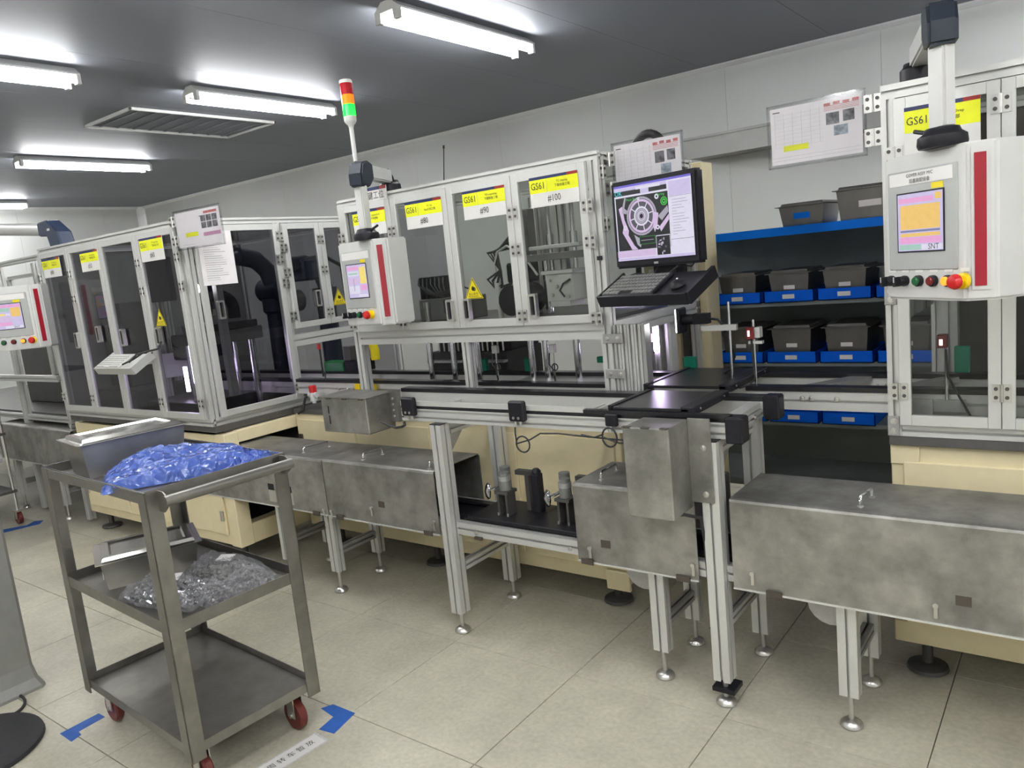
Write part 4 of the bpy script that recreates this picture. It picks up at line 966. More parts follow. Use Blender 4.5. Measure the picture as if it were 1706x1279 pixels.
def pan_mesh(g, w_, d, h_, taper=.014, k=.0025):
    r = [(-w_/2+taper, -d/2+taper, 0), (w_/2-taper, -d/2+taper, 0), (w_/2-taper, d/2-taper, 0), (-w_/2+taper, d/2-taper, 0)]
    q = [(-w_/2, -d/2, h_), (w_/2, -d/2, h_), (w_/2, d/2, h_), (-w_/2, d/2, h_)]; s = 1-k*2/w_
    ri = [(x*s, y*s, z+k) for x, y, z in r]; qi = [(x*s, y*s, z) for x, y, z in q]; e = .014
    qo = [(x+math.copysign(e, x), y+math.copysign(e, y), h_) for x, y, z in q]
    vs = r+q+qo+qi+ri
    f = [(0, 1, 2, 3), (16, 17, 18, 19)]
    for i in range(4):
        j = (i+1) % 4
        f += [(i, j, 4+j, 4+i), (4+i, 4+j, 8+j, 8+i), (8+i, 8+j, 12+j, 12+i), (12+i, 12+j, 16+j, 16+i)]
    return g.add(vs, f)
def lid_mesh(g, w_, d, h_):
    e = .016
    lv = [(w_/2+e, d/2+e, 0), (w_/2+e, d/2+e, .003), (w_/2-.006, d/2-.006, .004), (w_/2-.012, d/2-.012, .016), (w_/2-.035, d/2-.035, .017), (w_/2-.042, d/2-.042, .011)]
    vs = []; 
    for a_, b_, z in lv: vs += [(-a_, -b_, h_+z), (a_, -b_, h_+z), (a_, b_, h_+z), (-a_, b_, h_+z)]
    f = [(0, 1, 2, 3), tuple(4*(len(lv)-1)+i for i in range(4))]
    for k in range(len(lv)-1):
        for i in range(4): f.append((4*k+i, 4*k+(i+1) % 4, 4*k+4+(i+1) % 4, 4*k+4+i))
    return g.add(vs, f)
def pan(name, loc, rz, w_, d, h_, label, group, card=None, lid=True, lidtilt=0., m='pan_steel', bev=.006):
    t = thing(name, label, 'pan', loc, rz, group)
    part('body', pan_mesh(G(), w_, d, h_), m, t, local=True)
    if lid:
        g = lid_mesh(G(), w_, d, h_+.001)
        if lidtilt: g.xf(Matrix.Translation((0, -d/2, h_)) @ Matrix.Rotation(lidtilt, 4, 'X') @ Matrix.Translation((0, d/2, -h_)))
        l_ = part('lid', g, 'lid_steel' if m == 'pan_steel' else m, t, local=True)
    if card:
        cm, cw, ch_ = card; z = h_*.5; yy = -d/2+.014*(1-z/h_)-.0015
        part('label_card', G().box(-cw/2, cw/2, yy-.002, yy-.0008, z-ch_/2, z+ch_/2), cm, t, local=True)
    return t
cols = ('left', 'middle', 'right')
for r_, z in enumerate((1.262, .948)):
    for i in range(4):
        x = -1.645+i*.268
        nm = cols[i] if i < 3 else 'hidden fourth'
        rw = ('upper', 'lower')[r_]
        bin_(x, z, f'blue bin with white card, {nm} one on the {rw} row of the rack')
        hgt = .09 if r_ == 0 else .12
        pan('parts_pan', (x+.125, SY0+.155, z+.0045), 0, .20, .30, hgt+.05, f'lidded steel pan standing in the {nm} blue bin of the {rw} row', 'steel pans on the rack', ('paper', .055, .02), m='pan_dark')
for i, nm in ((0, 'left'), (1, 'middle'), (2, 'right')):
    bin_(-1.645+i*.268, .632, f'blue bin on the lowest visible rack row, {nm} one')
pan('parts_pan', (-1.18, 4.17, 1.6415), 0, .22, .30, .095, 'small steel pan with a blue card on top of the rack', 'steel pans on the rack', ('blue_shelf', .08, .03), m='pan_dark')
pan('parts_pan', (-.86, 4.17, 1.6415), 0, .30, .32, .14, 'larger lidded steel pan with a white card on top of the rack', 'steel pans on the rack', ('paper', .1, .03), m='pan_dark')

# ================================================================== STEEL CART AND ITS LOAD
CA = R(-3.5); CN = Vector((-2.27, 1.09, 0)); CW, CD = .842, .482      # near right corner; local x runs left (-), y runs back
t = thing('service_cart', 'three-tier stainless service cart in the left foreground', 'cart', (CN.x, CN.y, 0), CA)
CART = t
def cshelf(z, nm, lip=.034):
    g = G(); k = .003
    g.box(-CW+.004, -.004, .004, CD-.004, z-k, z)
    for b in ((-CW, 0, 0, k), (-CW, 0, CD-k, CD), (-CW, -CW+k, 0, CD), (-k, 0, 0, CD)): g.box(*b, z-.008, z+lip-.004)
    return part(nm, g, 'cart_steel', t, local=True)
cshelf(.165, 'bottom_shelf', .03); cshelf(.577, 'middle_shelf', .036); cshelf(1.0, 'top_tray', .034)
part('tray_rim', G().tube([(-CW, 0, 1.030), (0, 0, 1.030), (0, CD, 1.030), (-CW, CD, 1.030)], .004, 6, closed=True), 'chrome', t, local=True)
for x, y, sx_, sy_ in ((0, 0, -1, 1), (-CW, 0, 1, 1), (0, CD, -1, -1), (-CW, CD, 1, -1)):
    g = G(); lw = .046; k = .004
    xa, xb = sorted((x-sx_*.004, x+sx_*lw)); ya, yb = sorted((y-sy_*.004, y-sy_*.004+sy_*k)); g.box(xa, xb, ya, yb, .135, 1.028)
    xa, xb = sorted((x-sx_*.004, x-sx_*.004+sx_*k)); ya, yb = sorted((y-sy_*.004, y+sy_*lw)); g.box(xa, xb, ya, yb, .135, 1.028)
    part('leg', g, 'cart_steel', t, local=True)
    cx_, cy_ = x+sx_*.075, y+sy_*.06
    c = part('caster_fork', G().box(cx_-.045, cx_+.045, cy_-.045, cy_+.045, .150, .157).cyl((cx_, cy_, .13), (cx_, cy_, .15), .02, 12).box(cx_-.022, cx_+.022, cy_-.021, cy_-.017, .05, .135).box(cx_-.022, cx_+.022, cy_+.017, cy_+.021, .05, .135), 'screw', t, local=True)
    part('wheel', G().lathe([(.03, -.014), (.052, -.015), (.0575, -.009), (.0575, .009), (.052, .015), (.03, .014)], (cx_, cy_, .0575), 24, (0, 1, 0)), 'redwheel', c, local=True, smooth=True)
    part('axle', G().cyl((cx_, cy_-.026, .0575), (cx_, cy_+.026, .0575), .008, 10), 'screw', c, local=True)
# push handle on the right-hand end
part('handle_bracket', G().prism([(0, 1.03), (0, .965), (.035, .965), (.062, .985), (.066, 1.015), (.04, 1.03)], 'y', .035, .039), 'cart_steel', t, local=True)
part('handle_bracket', G().prism([(0, 1.03), (0, .965), (.035, .965), (.062, .985), (.066, 1.015), (.04, 1.03)], 'y', CD-.02, CD-.016), 'cart_steel', t, local=True)
part('push_handle', G().cyl((.058, .03, 1.004), (.058, CD-.008, 1.004), .017, 16), 'cart_steel', t, local=True, smooth=True)
part('tray_upstand', G().box(.0005, .004, .0, CD, .985, 1.036), 'cart_steel', t, local=True)
MC = WM[t]
def cp(x, y, z): return MC @ Vector((x, y, z))

pan('steel_pan', cp(-.63, .225, 1.0005), CA+R(90-5), .36, .22, .125, 'stainless pan with shiny lid on the cart top, behind the blue bag', 'pans on the cart', None)
pan('steel_pan', cp(-.62, .23, .5775), CA+R(90-20), .33, .22, .105, 'stainless pan with skewed lid and white card on the cart middle shelf', 'pans on the cart', None, lidtilt=R(2))
_M = Matrix.Translation(cp(-.62, .23, .5775)) @ Matrix.Rotation(CA+R(70), 4, 'Z')
part('label_card', G().box(-.1625, -.1605, -.085, -.025, .04, .068).xf(_M), 'paper', [o for o in COL.objects if o.name.startswith('steel_pan')][-1])
def lump(w_, d, h_, seed, nx=44, ny=34, rough=.012, edge=.5, sag=0.):
    g = G(); vs = []; fs = []
    for j in range(ny+1):
        for i in range(nx+1):
            u, v = i/nx*2-1, j/ny*2-1
            k = max(0, 1-abs(u)**3.2)*max(0, 1-abs(v)**3.2)
            wob = noise.noise(Vector((u*1.3+seed, v*1.3, seed)))
            z = h_*(k**edge)*(.82+.5*wob)
            cr_ = abs(noise.noise(Vector((u*7+seed, v*5, seed*2))))*rough*2+noise.noise(Vector((u*15, v*15+seed, 3)))*rough*.6
            z = max(.002, z+cr_*min(1, k*4)) if k > 0 else .002+abs(cr_)*.4
            x = u*w_/2*(1+.07*noise.noise(Vector((v*2, seed, 1)))); y = v*d/2*(1+.10*noise.noise(Vector((u*2, seed, 5))))
            vs.append((x, y, z))
    n = len(vs)
    for j in range(ny):
        for i in range(nx):
            a_ = j*(nx+1)+i; fs.append((a_, a_+1, a_+nx+2, a_+nx+1))
    return g.add(vs, fs)
def bits(w_, d, h_, seed, n, rmin=.003, rmax=.006):
    random.seed(seed); g = G()
    for i in range(n):
        u, v = random.uniform(-.9, .9), random.uniform(-.88, .88)
        k = max(0, 1-abs(u)**3)*max(0, 1-abs(v)**3)
        z = random.uniform(.2, .95)*h_*(k**.5)*(.82+.5*noise.noise(Vector((u*1.3+seed, v*1.3, seed))))*.9+.003
        p = Vector((u*w_/2, v*d/2, z)); dd = Vector((random.gauss(0, 1), random.gauss(0, 1), random.gauss(0, .5))).normalized()
        L = random.uniform(.008, .022); g.cyl(p-dd*L/2, p+dd*L/2, random.uniform(rmin, rmax), 6)
    return g
# blue film bag, full of parts
t = thing('plastic_bag', 'translucent blue plastic bag of parts on the cart top', 'bag', cp(-.285, .245, 1.0005), CA+R(68))
g = lump(.47, .30, .075, 2.3, 64, 48, .005, .40)
part('film', g, 'film_blue', t, local=True, smooth=True)
part('fill', lump(.43, .26, .060, 2.3, 24, 18, .003, .45), 'navyblue', t, local=True)
g = bits(.40, .24, .066, 5, 320); o = part('contents', g, 'chrome', t, local=True); o['kind'] = 'stuff'
t = thing('plastic_bag', 'loose crumpled tail of blue film beside the blue bag on the cart', 'bag', cp(-.12, .40, 1.0005), CA+R(40))
part('film', lump(.22, .15, .035, 7.7, 30, 22, .016, .6), 'film_blue', t, local=True, smooth=True)
single('marker_pen', G().box(-.012, .012, -.055, .055, 0, .012).xf(MC @ Matrix.Translation((-.025, .33, 1.0)) @ Matrix.Rotation(R(0), 4, 'Z')), 'red', 'red label strip lying along the cart top edge by the handle', 'label', bev=.002)
# clear bags of small metal parts on the middle shelf
for i, (x, y, rz, w_, d, h_, sd, lb) in enumerate(((-.285, .150, 16, .35, .19, .07, 3.1, 'clear plastic bag of small metal pins at the front of the cart middle shelf'),
        (-.26, .345, 4, .34, .19, .075, 8.4, 'clear plastic bag of metal parts with a paper tag, rear of the cart middle shelf'),
        (-.105, .29, 82, .26, .14, .055, 5.9, 'clear plastic bag of dark bolts at the right end of the cart middle shelf'))):
    t = thing('plastic_bag', lb, 'bag', cp(x, y, .5775), CA+R(rz), 'clear bags on the cart')
    part('film', lump(w_, d, h_+.006, sd, 44, 34, .012, .5), 'film_clear', t, local=True, smooth=True)
    o = part('contents', bits(w_*.9, d*.9, h_*1.02, sd, 700, .003, .006), ['chrome', 'pan_steel', 'pan_dark'][i], t, local=True); o['kind'] = 'stuff'
    part('fill', lump(w_*.8, d*.8, h_*.62, sd, 14, 10, .004, .5), 'darkgrey', t, local=True)
    if i < 2:
        part('paper_tag', G().box(-.03, .03, -.022, .022, h_+.008, h_+.0086).xf(Matrix.Translation((.02, .0, .004)) @ Matrix.Rotation(R(25), 4, 'Z') @ Matrix.Rotation(R(10), 4, 'X')), 'paper', t, local=True)

# ================================================================== FLOOR ITEMS
def strip(pts, label, nm='floor_tape', cat='tape', m='tape', grp='blue corner tapes on the floor'):
    single(nm, G().prism(pts, 'z', .0003, .0011), m, label, cat, grp)
strip([(-2.32, 1.682), (-2.195, 1.682), (-2.165, 1.555), (-2.238, 1.545), (-2.252, 1.625), (-2.342, 1.64)], 'blue tape corner on the floor right of the cart')
strip([(-3.146, 1.032), (-3.044, 1.030), (-3.057, 1.072), (-3.090, 1.076), (-3.098, 1.18), (-3.150, 1.18)], 'blue tape corner on the floor under the left cart wheel')
strip([(-6.62, 2.02), (-6.50, 1.98), (-6.42, 2.26), (-6.50, 2.32), (-6.56, 2.28), (-6.50, 2.20)], 'blue tape corner on the floor at the far left')
t = thing('floor_label', 'strip of clear tape with a black printed paper label on the floor', 'label', (-2.2, 1.39, 0))
Mf = Matrix.Translation((-2.205, 1.385, 0)) @ Matrix.Rotation(R(85), 4, 'Z')
part('tape', G().box(-.13, .13, -.035, .035, .0003, .0008).xf(Mf), 'sign_white', t); part('edge', G().box(-.14, .14, -.042, .042, .0002, .0004).xf(Mf), 'ink_light', t)
txt('lettering', 'O周 转 车 暂 放', .03, Mf @ Vector((0, 0, .0008)), Mf.to_3x3() @ Vector((1, 0, 0)), Mf.to_3x3() @ Vector((0, 1, 0)), 'ink', t, off=.0004)
t = thing('round_base_stand', 'round black floor base of a stand at the lower left corner', 'stand', (-3.33, .78, 0))
part('base', G().lathe([(.25, 0), (.256, .006), (.252, .018), (.235, .024), (.02, .026)], (-3.33, .78, 0), 48), 'rubber', t, smooth=True)
part('pole', G().cyl((-3.42, .66, .02), (-3.42, .66, 1.1), .016, 12), 'black', t, smooth=True)
part('cable', G().tube([(-3.60+.13*math.cos(a_), .985+.085*math.sin(a_), .008) for a_ in [math.pi*.95-i*math.pi*.07 for i in range(17)]], .006, 8), 'rubber', t, smooth=True)
t = thing('pedestal', 'grey pedestal post with flared foot at the left edge', 'pedestal', (-3.72, 1.08, 0))
P = [(-.09, -.075), (.075, -.075), (.09, -.06), (.09, .06), (.075, .075), (-.09, .075)]
cx_, cy_ = -3.73, 1.075
g = G()
lv = [(0, 1.35), (.012, 1.34), (.05, 1.12), (.11, 1.0), (1.0, .97)]
vs = [(cx_+x*s_, cy_+y*s_, z) for z, s_ in lv for x, y in P]; n = len(P)
fs = [tuple(range(n)), tuple(range(n*(len(lv)-1), n*len(lv)))]+[(k*n+i, k*n+(i+1) % n, (k+1)*n+(i+1) % n, (k+1)*n+i) for k in range(len(lv)-1) for i in range(n)]
part('column', g.add(vs, fs), 'pedestal_grey', t); part('top_plate', G().box(cx_-.14, cx_+.12, cy_-.11, cy_+.11, 1.0, 1.02), 'pedestal_grey', t, bev=.004)
# small trolley at the far left
t = thing('wire_trolley', 'chrome trolley with red-brown caster at the far left edge', 'trolley', (-7.0, 1.95, 0))
for x in (-7.5, -6.62):
    for y in (1.75, 2.2):
        part('upright', G().cyl((x, y, .11), (x, y, 1.12), .013, 12), 'chrome', t, smooth=True)
        c = part('caster_fork', G().box(x-.03, x+.03, y-.03, y+.03, .098, .112).box(x-.02, x+.02, y-.02, y-.016, .04, .1).box(x-.02, x+.02, y+.016, y+.02, .04, .1), 'screw', t)
        part('wheel', G().cyl((x, y-.014, .05), (x, y+.014, .05), .05, 20), 'redwheel', c, smooth=True)
for z in (.25, .7, 1.1): part('shelf', G().box(-7.52, -6.60, 1.73, 2.22, z, z+.02), 'darkgrey', t)

# ================================================================== SENSORS, VALVES AND WIRING
t = thing('air_valve', 'white air shut-off valve with red cap beside the low motor box', 'valve', (-3.695, 2.86, .935))
part('body', G().cyl((-3.695, 2.86, .915), (-3.695, 2.86, .965), .022, 14).cyl((-3.73, 2.86, .95), (-3.66, 2.86, .95), .017, 12).cyl((-3.695, 2.86, .90), (-3.695, 2.86, .92), .012, 12), 'white', t, smooth=True)
part('cap', G().cyl((-3.695, 2.86, .965), (-3.695, 2.86, 1.005), .022, 14), 'red', t, smooth=True)
part('hose', G().tube([(-3.725, 2.86, .95), (-3.765, 2.85, .93), (-3.775, 2.83, .86), (-3.81, 2.82, .84)], .008, 8), 'rubber', t)
part('mount', G().box(-3.715, -3.675, 2.88, 2.93, .93, .97), 'alu', t)
for x, lb in ((-3.355, 'left yellow stop block on the main conveyor rail'), (-3.235, 'right yellow stop block on the main conveyor rail')):
    single('stop_block', G().box(x-.022, x+.022, 2.905, 2.929, .965, 1.01), 'yellow', lb, 'block', 'yellow stop blocks', bev=.003)
t = thing('photo_sensor', 'red-lensed photo sensor on a thin rod at the conveyor, right of the monitor', 'sensor', (-1.065, 2.93, 1.031))
part('rod', G().cyl((-1.065, 2.95, 1.031), (-1.065, 2.95, 1.29), .005, 10), 'chrome', t, smooth=True)
part('sensor', G().box(-1.085, -1.055, 2.918, 2.942, 1.215, 1.262), 'darkred', t, bev=.002); part('window', G().box(-1.078, -1.070, 2.9165, 2.9178, 1.228, 1.25), 'sensor_lit', t)
part('clamp', G().box(-1.055, -1.035, 2.93, 2.965, 1.22, 1.26), 'alu', t); part('clamp', G().box(-1.085, -1.03, 2.94, 2.962, 1.195, 1.206), 'alu', t)
part('cable', G().tube([(-1.07, 2.935, 1.215), (-1.068, 2.94, 1.1), (-1.06, 2.93, 1.06), (-1.075, 2.90, 1.04), (-1.10, 2.86, 1.035)], .004, 8), 'rubber', t)
t = thing('photo_sensor', 'red photo sensor on a rod inside the rightmost machine', 'sensor', (-.40, 2.905, .98))
part('foot', G().box(-.46, -.345, 2.905, 2.93, .955, .995), 'alu_dark', t); part('foot_plate', G().box(-.50, -.44, 2.89, 2.905, .94, 1.0), 'alu_dark', t)
part('rod', G().cyl((-.40, 2.915, .995), (-.40, 2.915, 1.19), .006, 10), 'chrome', t, smooth=True)
part('sensor', G().box(-.425, -.395, 2.895, 2.925, 1.175, 1.22), 'darkred', t, bev=.002); part('window', G().box(-.418, -.408, 2.8935, 2.8948, 1.185, 1.205), 'sensor_lit', t)
part('cable', G().tube([(-.40, 2.905, 1.17), (-.395, 2.90, 1.08), (-.37, 2.895, 1.03), (-.34, 2.89, .97), (-.32, 2.89, .93)], .004, 8), 'rubber', t)
single('guide_block', G().box(-.42, -.37, 3.24, 3.27, 1.031, 1.13), 'teal', 'teal plastic guide block inside the rightmost machine', 'block', 'teal guide blocks', bev=.003)
single('guide_block', G().box(-1.50, -1.445, 3.23, 3.26, 1.031, 1.10), 'teal', 'teal plastic guide block in front of the cream pillar', 'block', 'teal guide blocks', bev=.003)
single('guide_block', G().box(-1.955, -1.905, 3.23, 3.26, 1.075, 1.105), 'teal', 'small teal guide block under the door nearest the monitor', 'block', 'teal guide blocks', bev=.003)
single('guide_block', G().box(-2.72, -2.66, 3.23, 3.26, 1.031, 1.10), 'teal', 'teal guide block left of the centre upright under the doors', 'block', 'teal guide blocks', bev=.003)
single('guide_block', G().box(-2.40, -2.35, 3.23, 3.26, 1.031, 1.10), 'teal', 'teal guide block right of the centre upright under the doors', 'block', 'teal guide blocks', bev=.003)
# vision camera with bar light and rod
t = thing('vision_camera', 'black inspection camera with white ring light on a horizontal bracket', 'camera', (-1.19, 3.0, 1.0))
part('rod', G().cyl((-1.18, 3.0, 1.0), (-1.18, 3.0, 1.36), .0055, 10), 'chrome', t, smooth=True)
part('bracket', G().box(-1.30, -1.15, 2.99, 3.01, 1.245, 1.268), 'alu', t)
part('ring_light', G().box(-1.395, -1.380, 2.96, 3.04, 1.24, 1.345), 'black', t, bev=.005); part('diffuser', G().box(-1.399, -1.395, 2.965, 3.035, 1.245, 1.34), 'led_white', t)
part('body', G().cyl((-1.38, 3.0, 1.295), (-1.33, 3.0, 1.295), .022, 14).box(-1.33, -1.265, 2.98, 3.02, 1.275, 1.318), 'black', t, smooth=True)
part('cable', G().tube([(-1.265, 3.0, 1.295), (-1.23, 3.0, 1.29), (-1.215, 3.0, 1.275), (-1.19, 3.02, 1.20), (-1.185, 3.05, 1.13), (-1.22, 3.08, 1.07), (-1.27, 3.1, 1.04)], .005, 8), 'rubber', t)

# ================================================================== EQUIPMENT BEHIND THE DOORS
# cream electrical pillar and lit white cabinet right of the four-door machine
t = thing('electrical_cabinet', 'tall cream electrical cabinet standing behind the monitor', 'cabinet', (-1.7, 3.9, 0))
part('body', G().box(-1.95, -1.588, 3.785, 3.92, .02, 2.005), 'cream', t, bev=.004)
part('door_edge', G().box(-1.735, -1.695, 3.755, 3.785, .04, 1.985), 'darkgrey', t)
part('door', G().box(-1.695, -1.588, 3.765, 3.784, .04, 1.985), 'cream', t, bev=.003)
part('lock', G().box(-1.612, -1.607, 3.761, 3.765, 1.62, 1.70), 'brown', t)
part('plinth', G().box(-1.95, -1.588, 3.80, 3.90, 0, .02), 'darkgrey', t)
t = thing('service_cabinet', 'white cabinet side with round screws glowing violet below the keyboard tray', 'cabinet', (-1.93, 3.64, .88))
part('body', G().box(-2.10, -1.765, 3.55, 3.74, .863, 1.28), 'white', t, bev=.004)
for x in (-2.07, -1.80):
    for z in (1.08, 1.24): part('screw', G().cyl((x, 3.547, z), (x, 3.551, z), .008, 10), 'black', t)
part('lower_strip', G().box(-2.09, -1.775, 3.545, 3.55, .87, 1.03), 'offwhite', t)
t = thing('inspection_light', 'violet-white bar light in an aluminium frame right of the clear doors', 'lamp', (-1.74, 3.35, .98))
part('frame', G().prof('z', .863, 1.50, -1.745, -1.715, 3.44, 3.47), 'alu', t); part('frame', G().prof('x', -1.98, -1.745, 3.44, 3.47, 1.285, 1.31), 'alu', t); part('frame', G().prof('x', -1.98, -1.745, 3.44, 3.47, 1.34, 1.37), 'alu', t)
part('light_bar', G().box(-1.74, -1.72, 3.425, 3.438, 1.10, 1.28), 'led_violet', t); part('light_bar', G().box(-1.98, -1.78, 3.435, 3.44, 1.318, 1.335), 'led_violet', t)
part('column', G().box(-1.705, -1.672, 3.47, 3.56, .863, 1.50), 'white', t, bev=.01)
part('cable', G().tube([(-1.80, 3.42, 1.27), (-1.775, 3.41, 1.24), (-1.765, 3.41, 1.15), (-1.77, 3.41, 1.05), (-1.765, 3.41, .98)], .008, 8), 'rubber', t)
part('sensor', G().box(-1.765, -1.738, 3.40, 3.425, 1.15, 1.19), 'darkred', t)
t = thing('corrugated_hose', 'black corrugated hose arching above the document holder behind the monitor', 'hose', (-1.73, 3.5, 1.99))
part('hose', G().tube([(-1.83, 3.5, 1.95)]+[(-1.73-.085*math.cos(a_), 3.5, 2.04+.105*math.sin(a_)) for a_ in [i*math.pi/14 for i in range(15)]]+[(-1.63, 3.5, 1.95)], .02, 10), 'rubber', t, smooth=True)
part('conduit', G().cyl((-1.83, 3.5, 1.3), (-1.83, 3.5, 1.95), .015, 8), 'rubber', t)

# --- four-door machine
t = thing('press_unit', 'vertical press with two chrome rods behind the door nearest the monitor', 'press', (-2.03, 3.15, 1.33))
for x in (-2.11, -1.975): part('rod', G().cyl((x, 3.15, 1.45), (x, 3.15, 1.97), .011, 12).cyl((x, 3.15, 1.66), (x, 3.15, 1.72), .018, 12), 'chrome', t, smooth=True)
part('slide', G().prof('z', 1.53, 1.97, -2.07, -2.02, 3.13, 3.17), 'alu', t)
part('top_plate', G().box(-2.185, -1.90, 3.07, 3.22, 1.648, 1.666), 'alu', t, bev=.002); part('cross_plate', G().box(-2.23, -1.86, 3.05, 3.25, 1.595, 1.628), 'midgrey', t, bev=.002)
h_ = part('head', G().box(-2.095, -1.945, 3.06, 3.18, 1.40, 1.53), 'offwhite', t, bev=.003)
part('head_plate', G().box(-2.115, -1.935, 3.05, 3.19, 1.528, 1.546), 'alu', h_, bev=.002); part('head_foot', G().box(-2.075, -1.965, 3.055, 3.185, 1.375, 1.40), 'alu', h_)
for x, z in ((-2.07, 1.50), (-2.03, 1.47), (-2.06, 1.43), (-1.98, 1.49), (-1.97, 1.42)): part('fitting', G().cyl((x, 3.045, z), (x, 3.062, z), .008, 8), 'screw', h_)
part('cable', G().tube([(-1.95, 3.05, 1.50), (-1.98, 3.03, 1.48), (-2.0, 3.03, 1.45), (-1.99, 3.05, 1.42)], .005, 6), 'rubber', h_); part('cable', G().tube([(-1.95, 3.2, 1.85), (-1.93, 3.18, 1.90), (-1.87, 3.18, 1.90), (-1.82, 3.2, 1.85)], .006, 6), 'rubber', t)
part('column', G().cyl((-1.905, 3.2, 1.33), (-1.905, 3.2, 1.60), .02, 14), 'chrome', t, smooth=True); part('column', G().cyl((-2.18, 3.2, 1.33), (-2.18, 3.2, 1.60), .02, 14), 'chrome', t, smooth=True)
t = thing('screw_feeder', 'black cable-wrapped screwdriver head behind the second door from the monitor', 'tool', (-2.36, 3.2, 1.33))
part('column', G().box(-2.34, -2.28, 3.22, 3.28, 1.33, 1.86), 'midgrey', t, bev=.004)
part('spindle', G().cyl((-2.31, 3.16, 1.55), (-2.31, 3.16, 1.80), .026, 14, .018), 'darkgrey', t, smooth=True); part('motor', G().box(-2.36, -2.25, 3.1, 3.24, 1.50, 1.60), 'black', t, bev=.01)
for k in range(4): part('cable', G().tube([(-2.30+.02*k, 3.1, 1.74-.02*k), (-2.38-.02*k, 3.07, 1.66), (-2.36, 3.06, 1.57), (-2.44+.03*k, 3.05, 1.53-.01*k), (-2.40, 3.06, 1.48), (-2.30, 3.06, 1.50)], .007, 6), 'rubber', t)
part('tube_post', G().cyl((-2.385, 3.06, 1.33), (-2.385, 3.06, 1.475), .013, 12).cyl((-2.385, 3.06, 1.475), (-2.385, 3.06, 1.51), .018, 12).cyl((-2.385, 3.06, 1.51), (-2.385, 3.06, 1.53), .012, 12), 'offwhite', t, smooth=True)
part('feed_hose', G().tube([(-2.385, 3.06, 1.53), (-2.395, 3.06, 1.60), (-2.37, 3.06, 1.66), (-2.31, 3.06, 1.685), (-2.25, 3.06, 1.66), (-2.19, 3.06, 1.60), (-2.14, 3.06, 1.53)], .006, 8), 'alu', t, smooth=True)
part('drive', G().cyl((-2.27, 3.0, 1.42), (-2.27, 3.2, 1.42), .075, 18), 'black', t, smooth=True)
t = thing('valve_bank', 'black pneumatic valve bank with wiring behind the third door from the monitor', 'valves', (-2.85, 3.2, 1.33))
part('base_block', G().box(-3.0, -2.66, 3.12, 3.30, 1.33, 1.45), 'midgrey', t, bev=.004); part('cover', G().box(-2.80, -2.66, 3.10, 3.119, 1.37, 1.44), 'darkgrey', t)
for i in range(5): part('valve', G().box(-2.99+i*.03, -2.965+i*.03, 3.13, 3.26, 1.45, 1.57), 'black', t, bev=.002)
for i in range(7): part('cable', G().tube([(-2.98+i*.03, 3.12, 1.56), (-2.95+i*.03, 3.08, 1.53-.01*(i % 3)), (-2.86+i*.02, 3.06, 1.48), (-2.75+i*.015, 3.06, 1.46+.01*i), (-2.62, 3.08, 1.50), (-2.55, 3.1, 1.47)], .004, 6), 'rubber', t)
for x, z in ((-2.83, 1.44), (-2.60, 1.50)): part('filter', G().cyl((x, 3.0, 1.33), (x, 3.0, z-.03), .014, 12).cyl((x, 3.0, z-.03), (x, 3.0, z), .019, 12), 'screw', t, smooth=True)
single('backing_sheet', G().box(-2.56, -2.20, 3.68, 3.69, 1.45, 1.93), 'offwhite', 'pale backing sheet inside the four-door machine', 'panel', bev=.002)
for x, lb in ((-2.94, 'leftmost'), (-2.77, 'second from left'), (-2.60, 'third from left'), (-2.25, 'third from right'), (-2.16, 'second from right'), (-1.98, 'rightmost')):
    t = thing('guide_column', f'chrome guide column below the clear doors, {lb}', 'column', (x, 3.10, 1.0), 0, 'chrome columns under the doors')
    part('column', G().cyl((x, 3.10, 1.0), (x, 3.10, 1.315), .0165, 16), 'chrome', t, smooth=True); part('collar', G().cyl((x, 3.10, 1.285), (x, 3.10, 1.315), .024, 16), 'screw', t, smooth=True)
t = thing('dark_press_frame', 'dark machine body with comb of rods under the left clear doors', 'machine part', (-2.95, 3.5, .863))
part('body', G().box(-3.20, -2.62, 3.38, 3.72, .863, 1.12), 'darkgrey', t, bev=.004)
part('ledge', G().box(-3.20, -2.62, 3.34, 3.38, 1.06, 1.075), 'alu', t); part('upper_body', G().box(-3.18, -2.64, 3.45, 3.72, 1.12, 1.30), 'darkgrey', t)
for i in range(14): part('rod', G().cyl((-3.14+i*.037, 3.40, 1.12), (-3.14+i*.037, 3.40, 1.24), .006, 8), 'screw', t)
for x, sx_ in ((-2.55, 'left'), (-2.36, 'middle'), (-2.02, 'right')):
    t = thing('probe_sensor', f'small white probe sensor with looped cable under the doors, {sx_} one', 'sensor', (x, 3.02, 1.031), 0, 'probe sensors under the doors')
    part('rod', G().cyl((x, 2.955, 1.031), (x, 2.955, 1.18), .004, 8), 'chrome', t); part('head', G().box(x-.016, x+.016, 2.94, 2.965, 1.17, 1.21), 'white', t, bev=.003)
    part('cable', G().tube([(x-.01, 2.94, 1.17), (x-.012, 2.93, 1.12), (x+.01, 2.93, 1.09)]+[(x+.02+.016*math.cos(a_), 2.93, 1.105+.016*math.sin(a_)) for a_ in [math.pi+i*math.pi/5 for i in range(11)]]+[(x+.004, 2.94, 1.06), (x, 2.95, 1.035)], .003, 6), 'rubber', t)
single('plate_pallet', G().box(-2.35, -1.75, 2.98, 3.22, 1.0, 1.011), 'alu', 'bright work plate on the conveyor under the doors', 'plate', bev=.002)

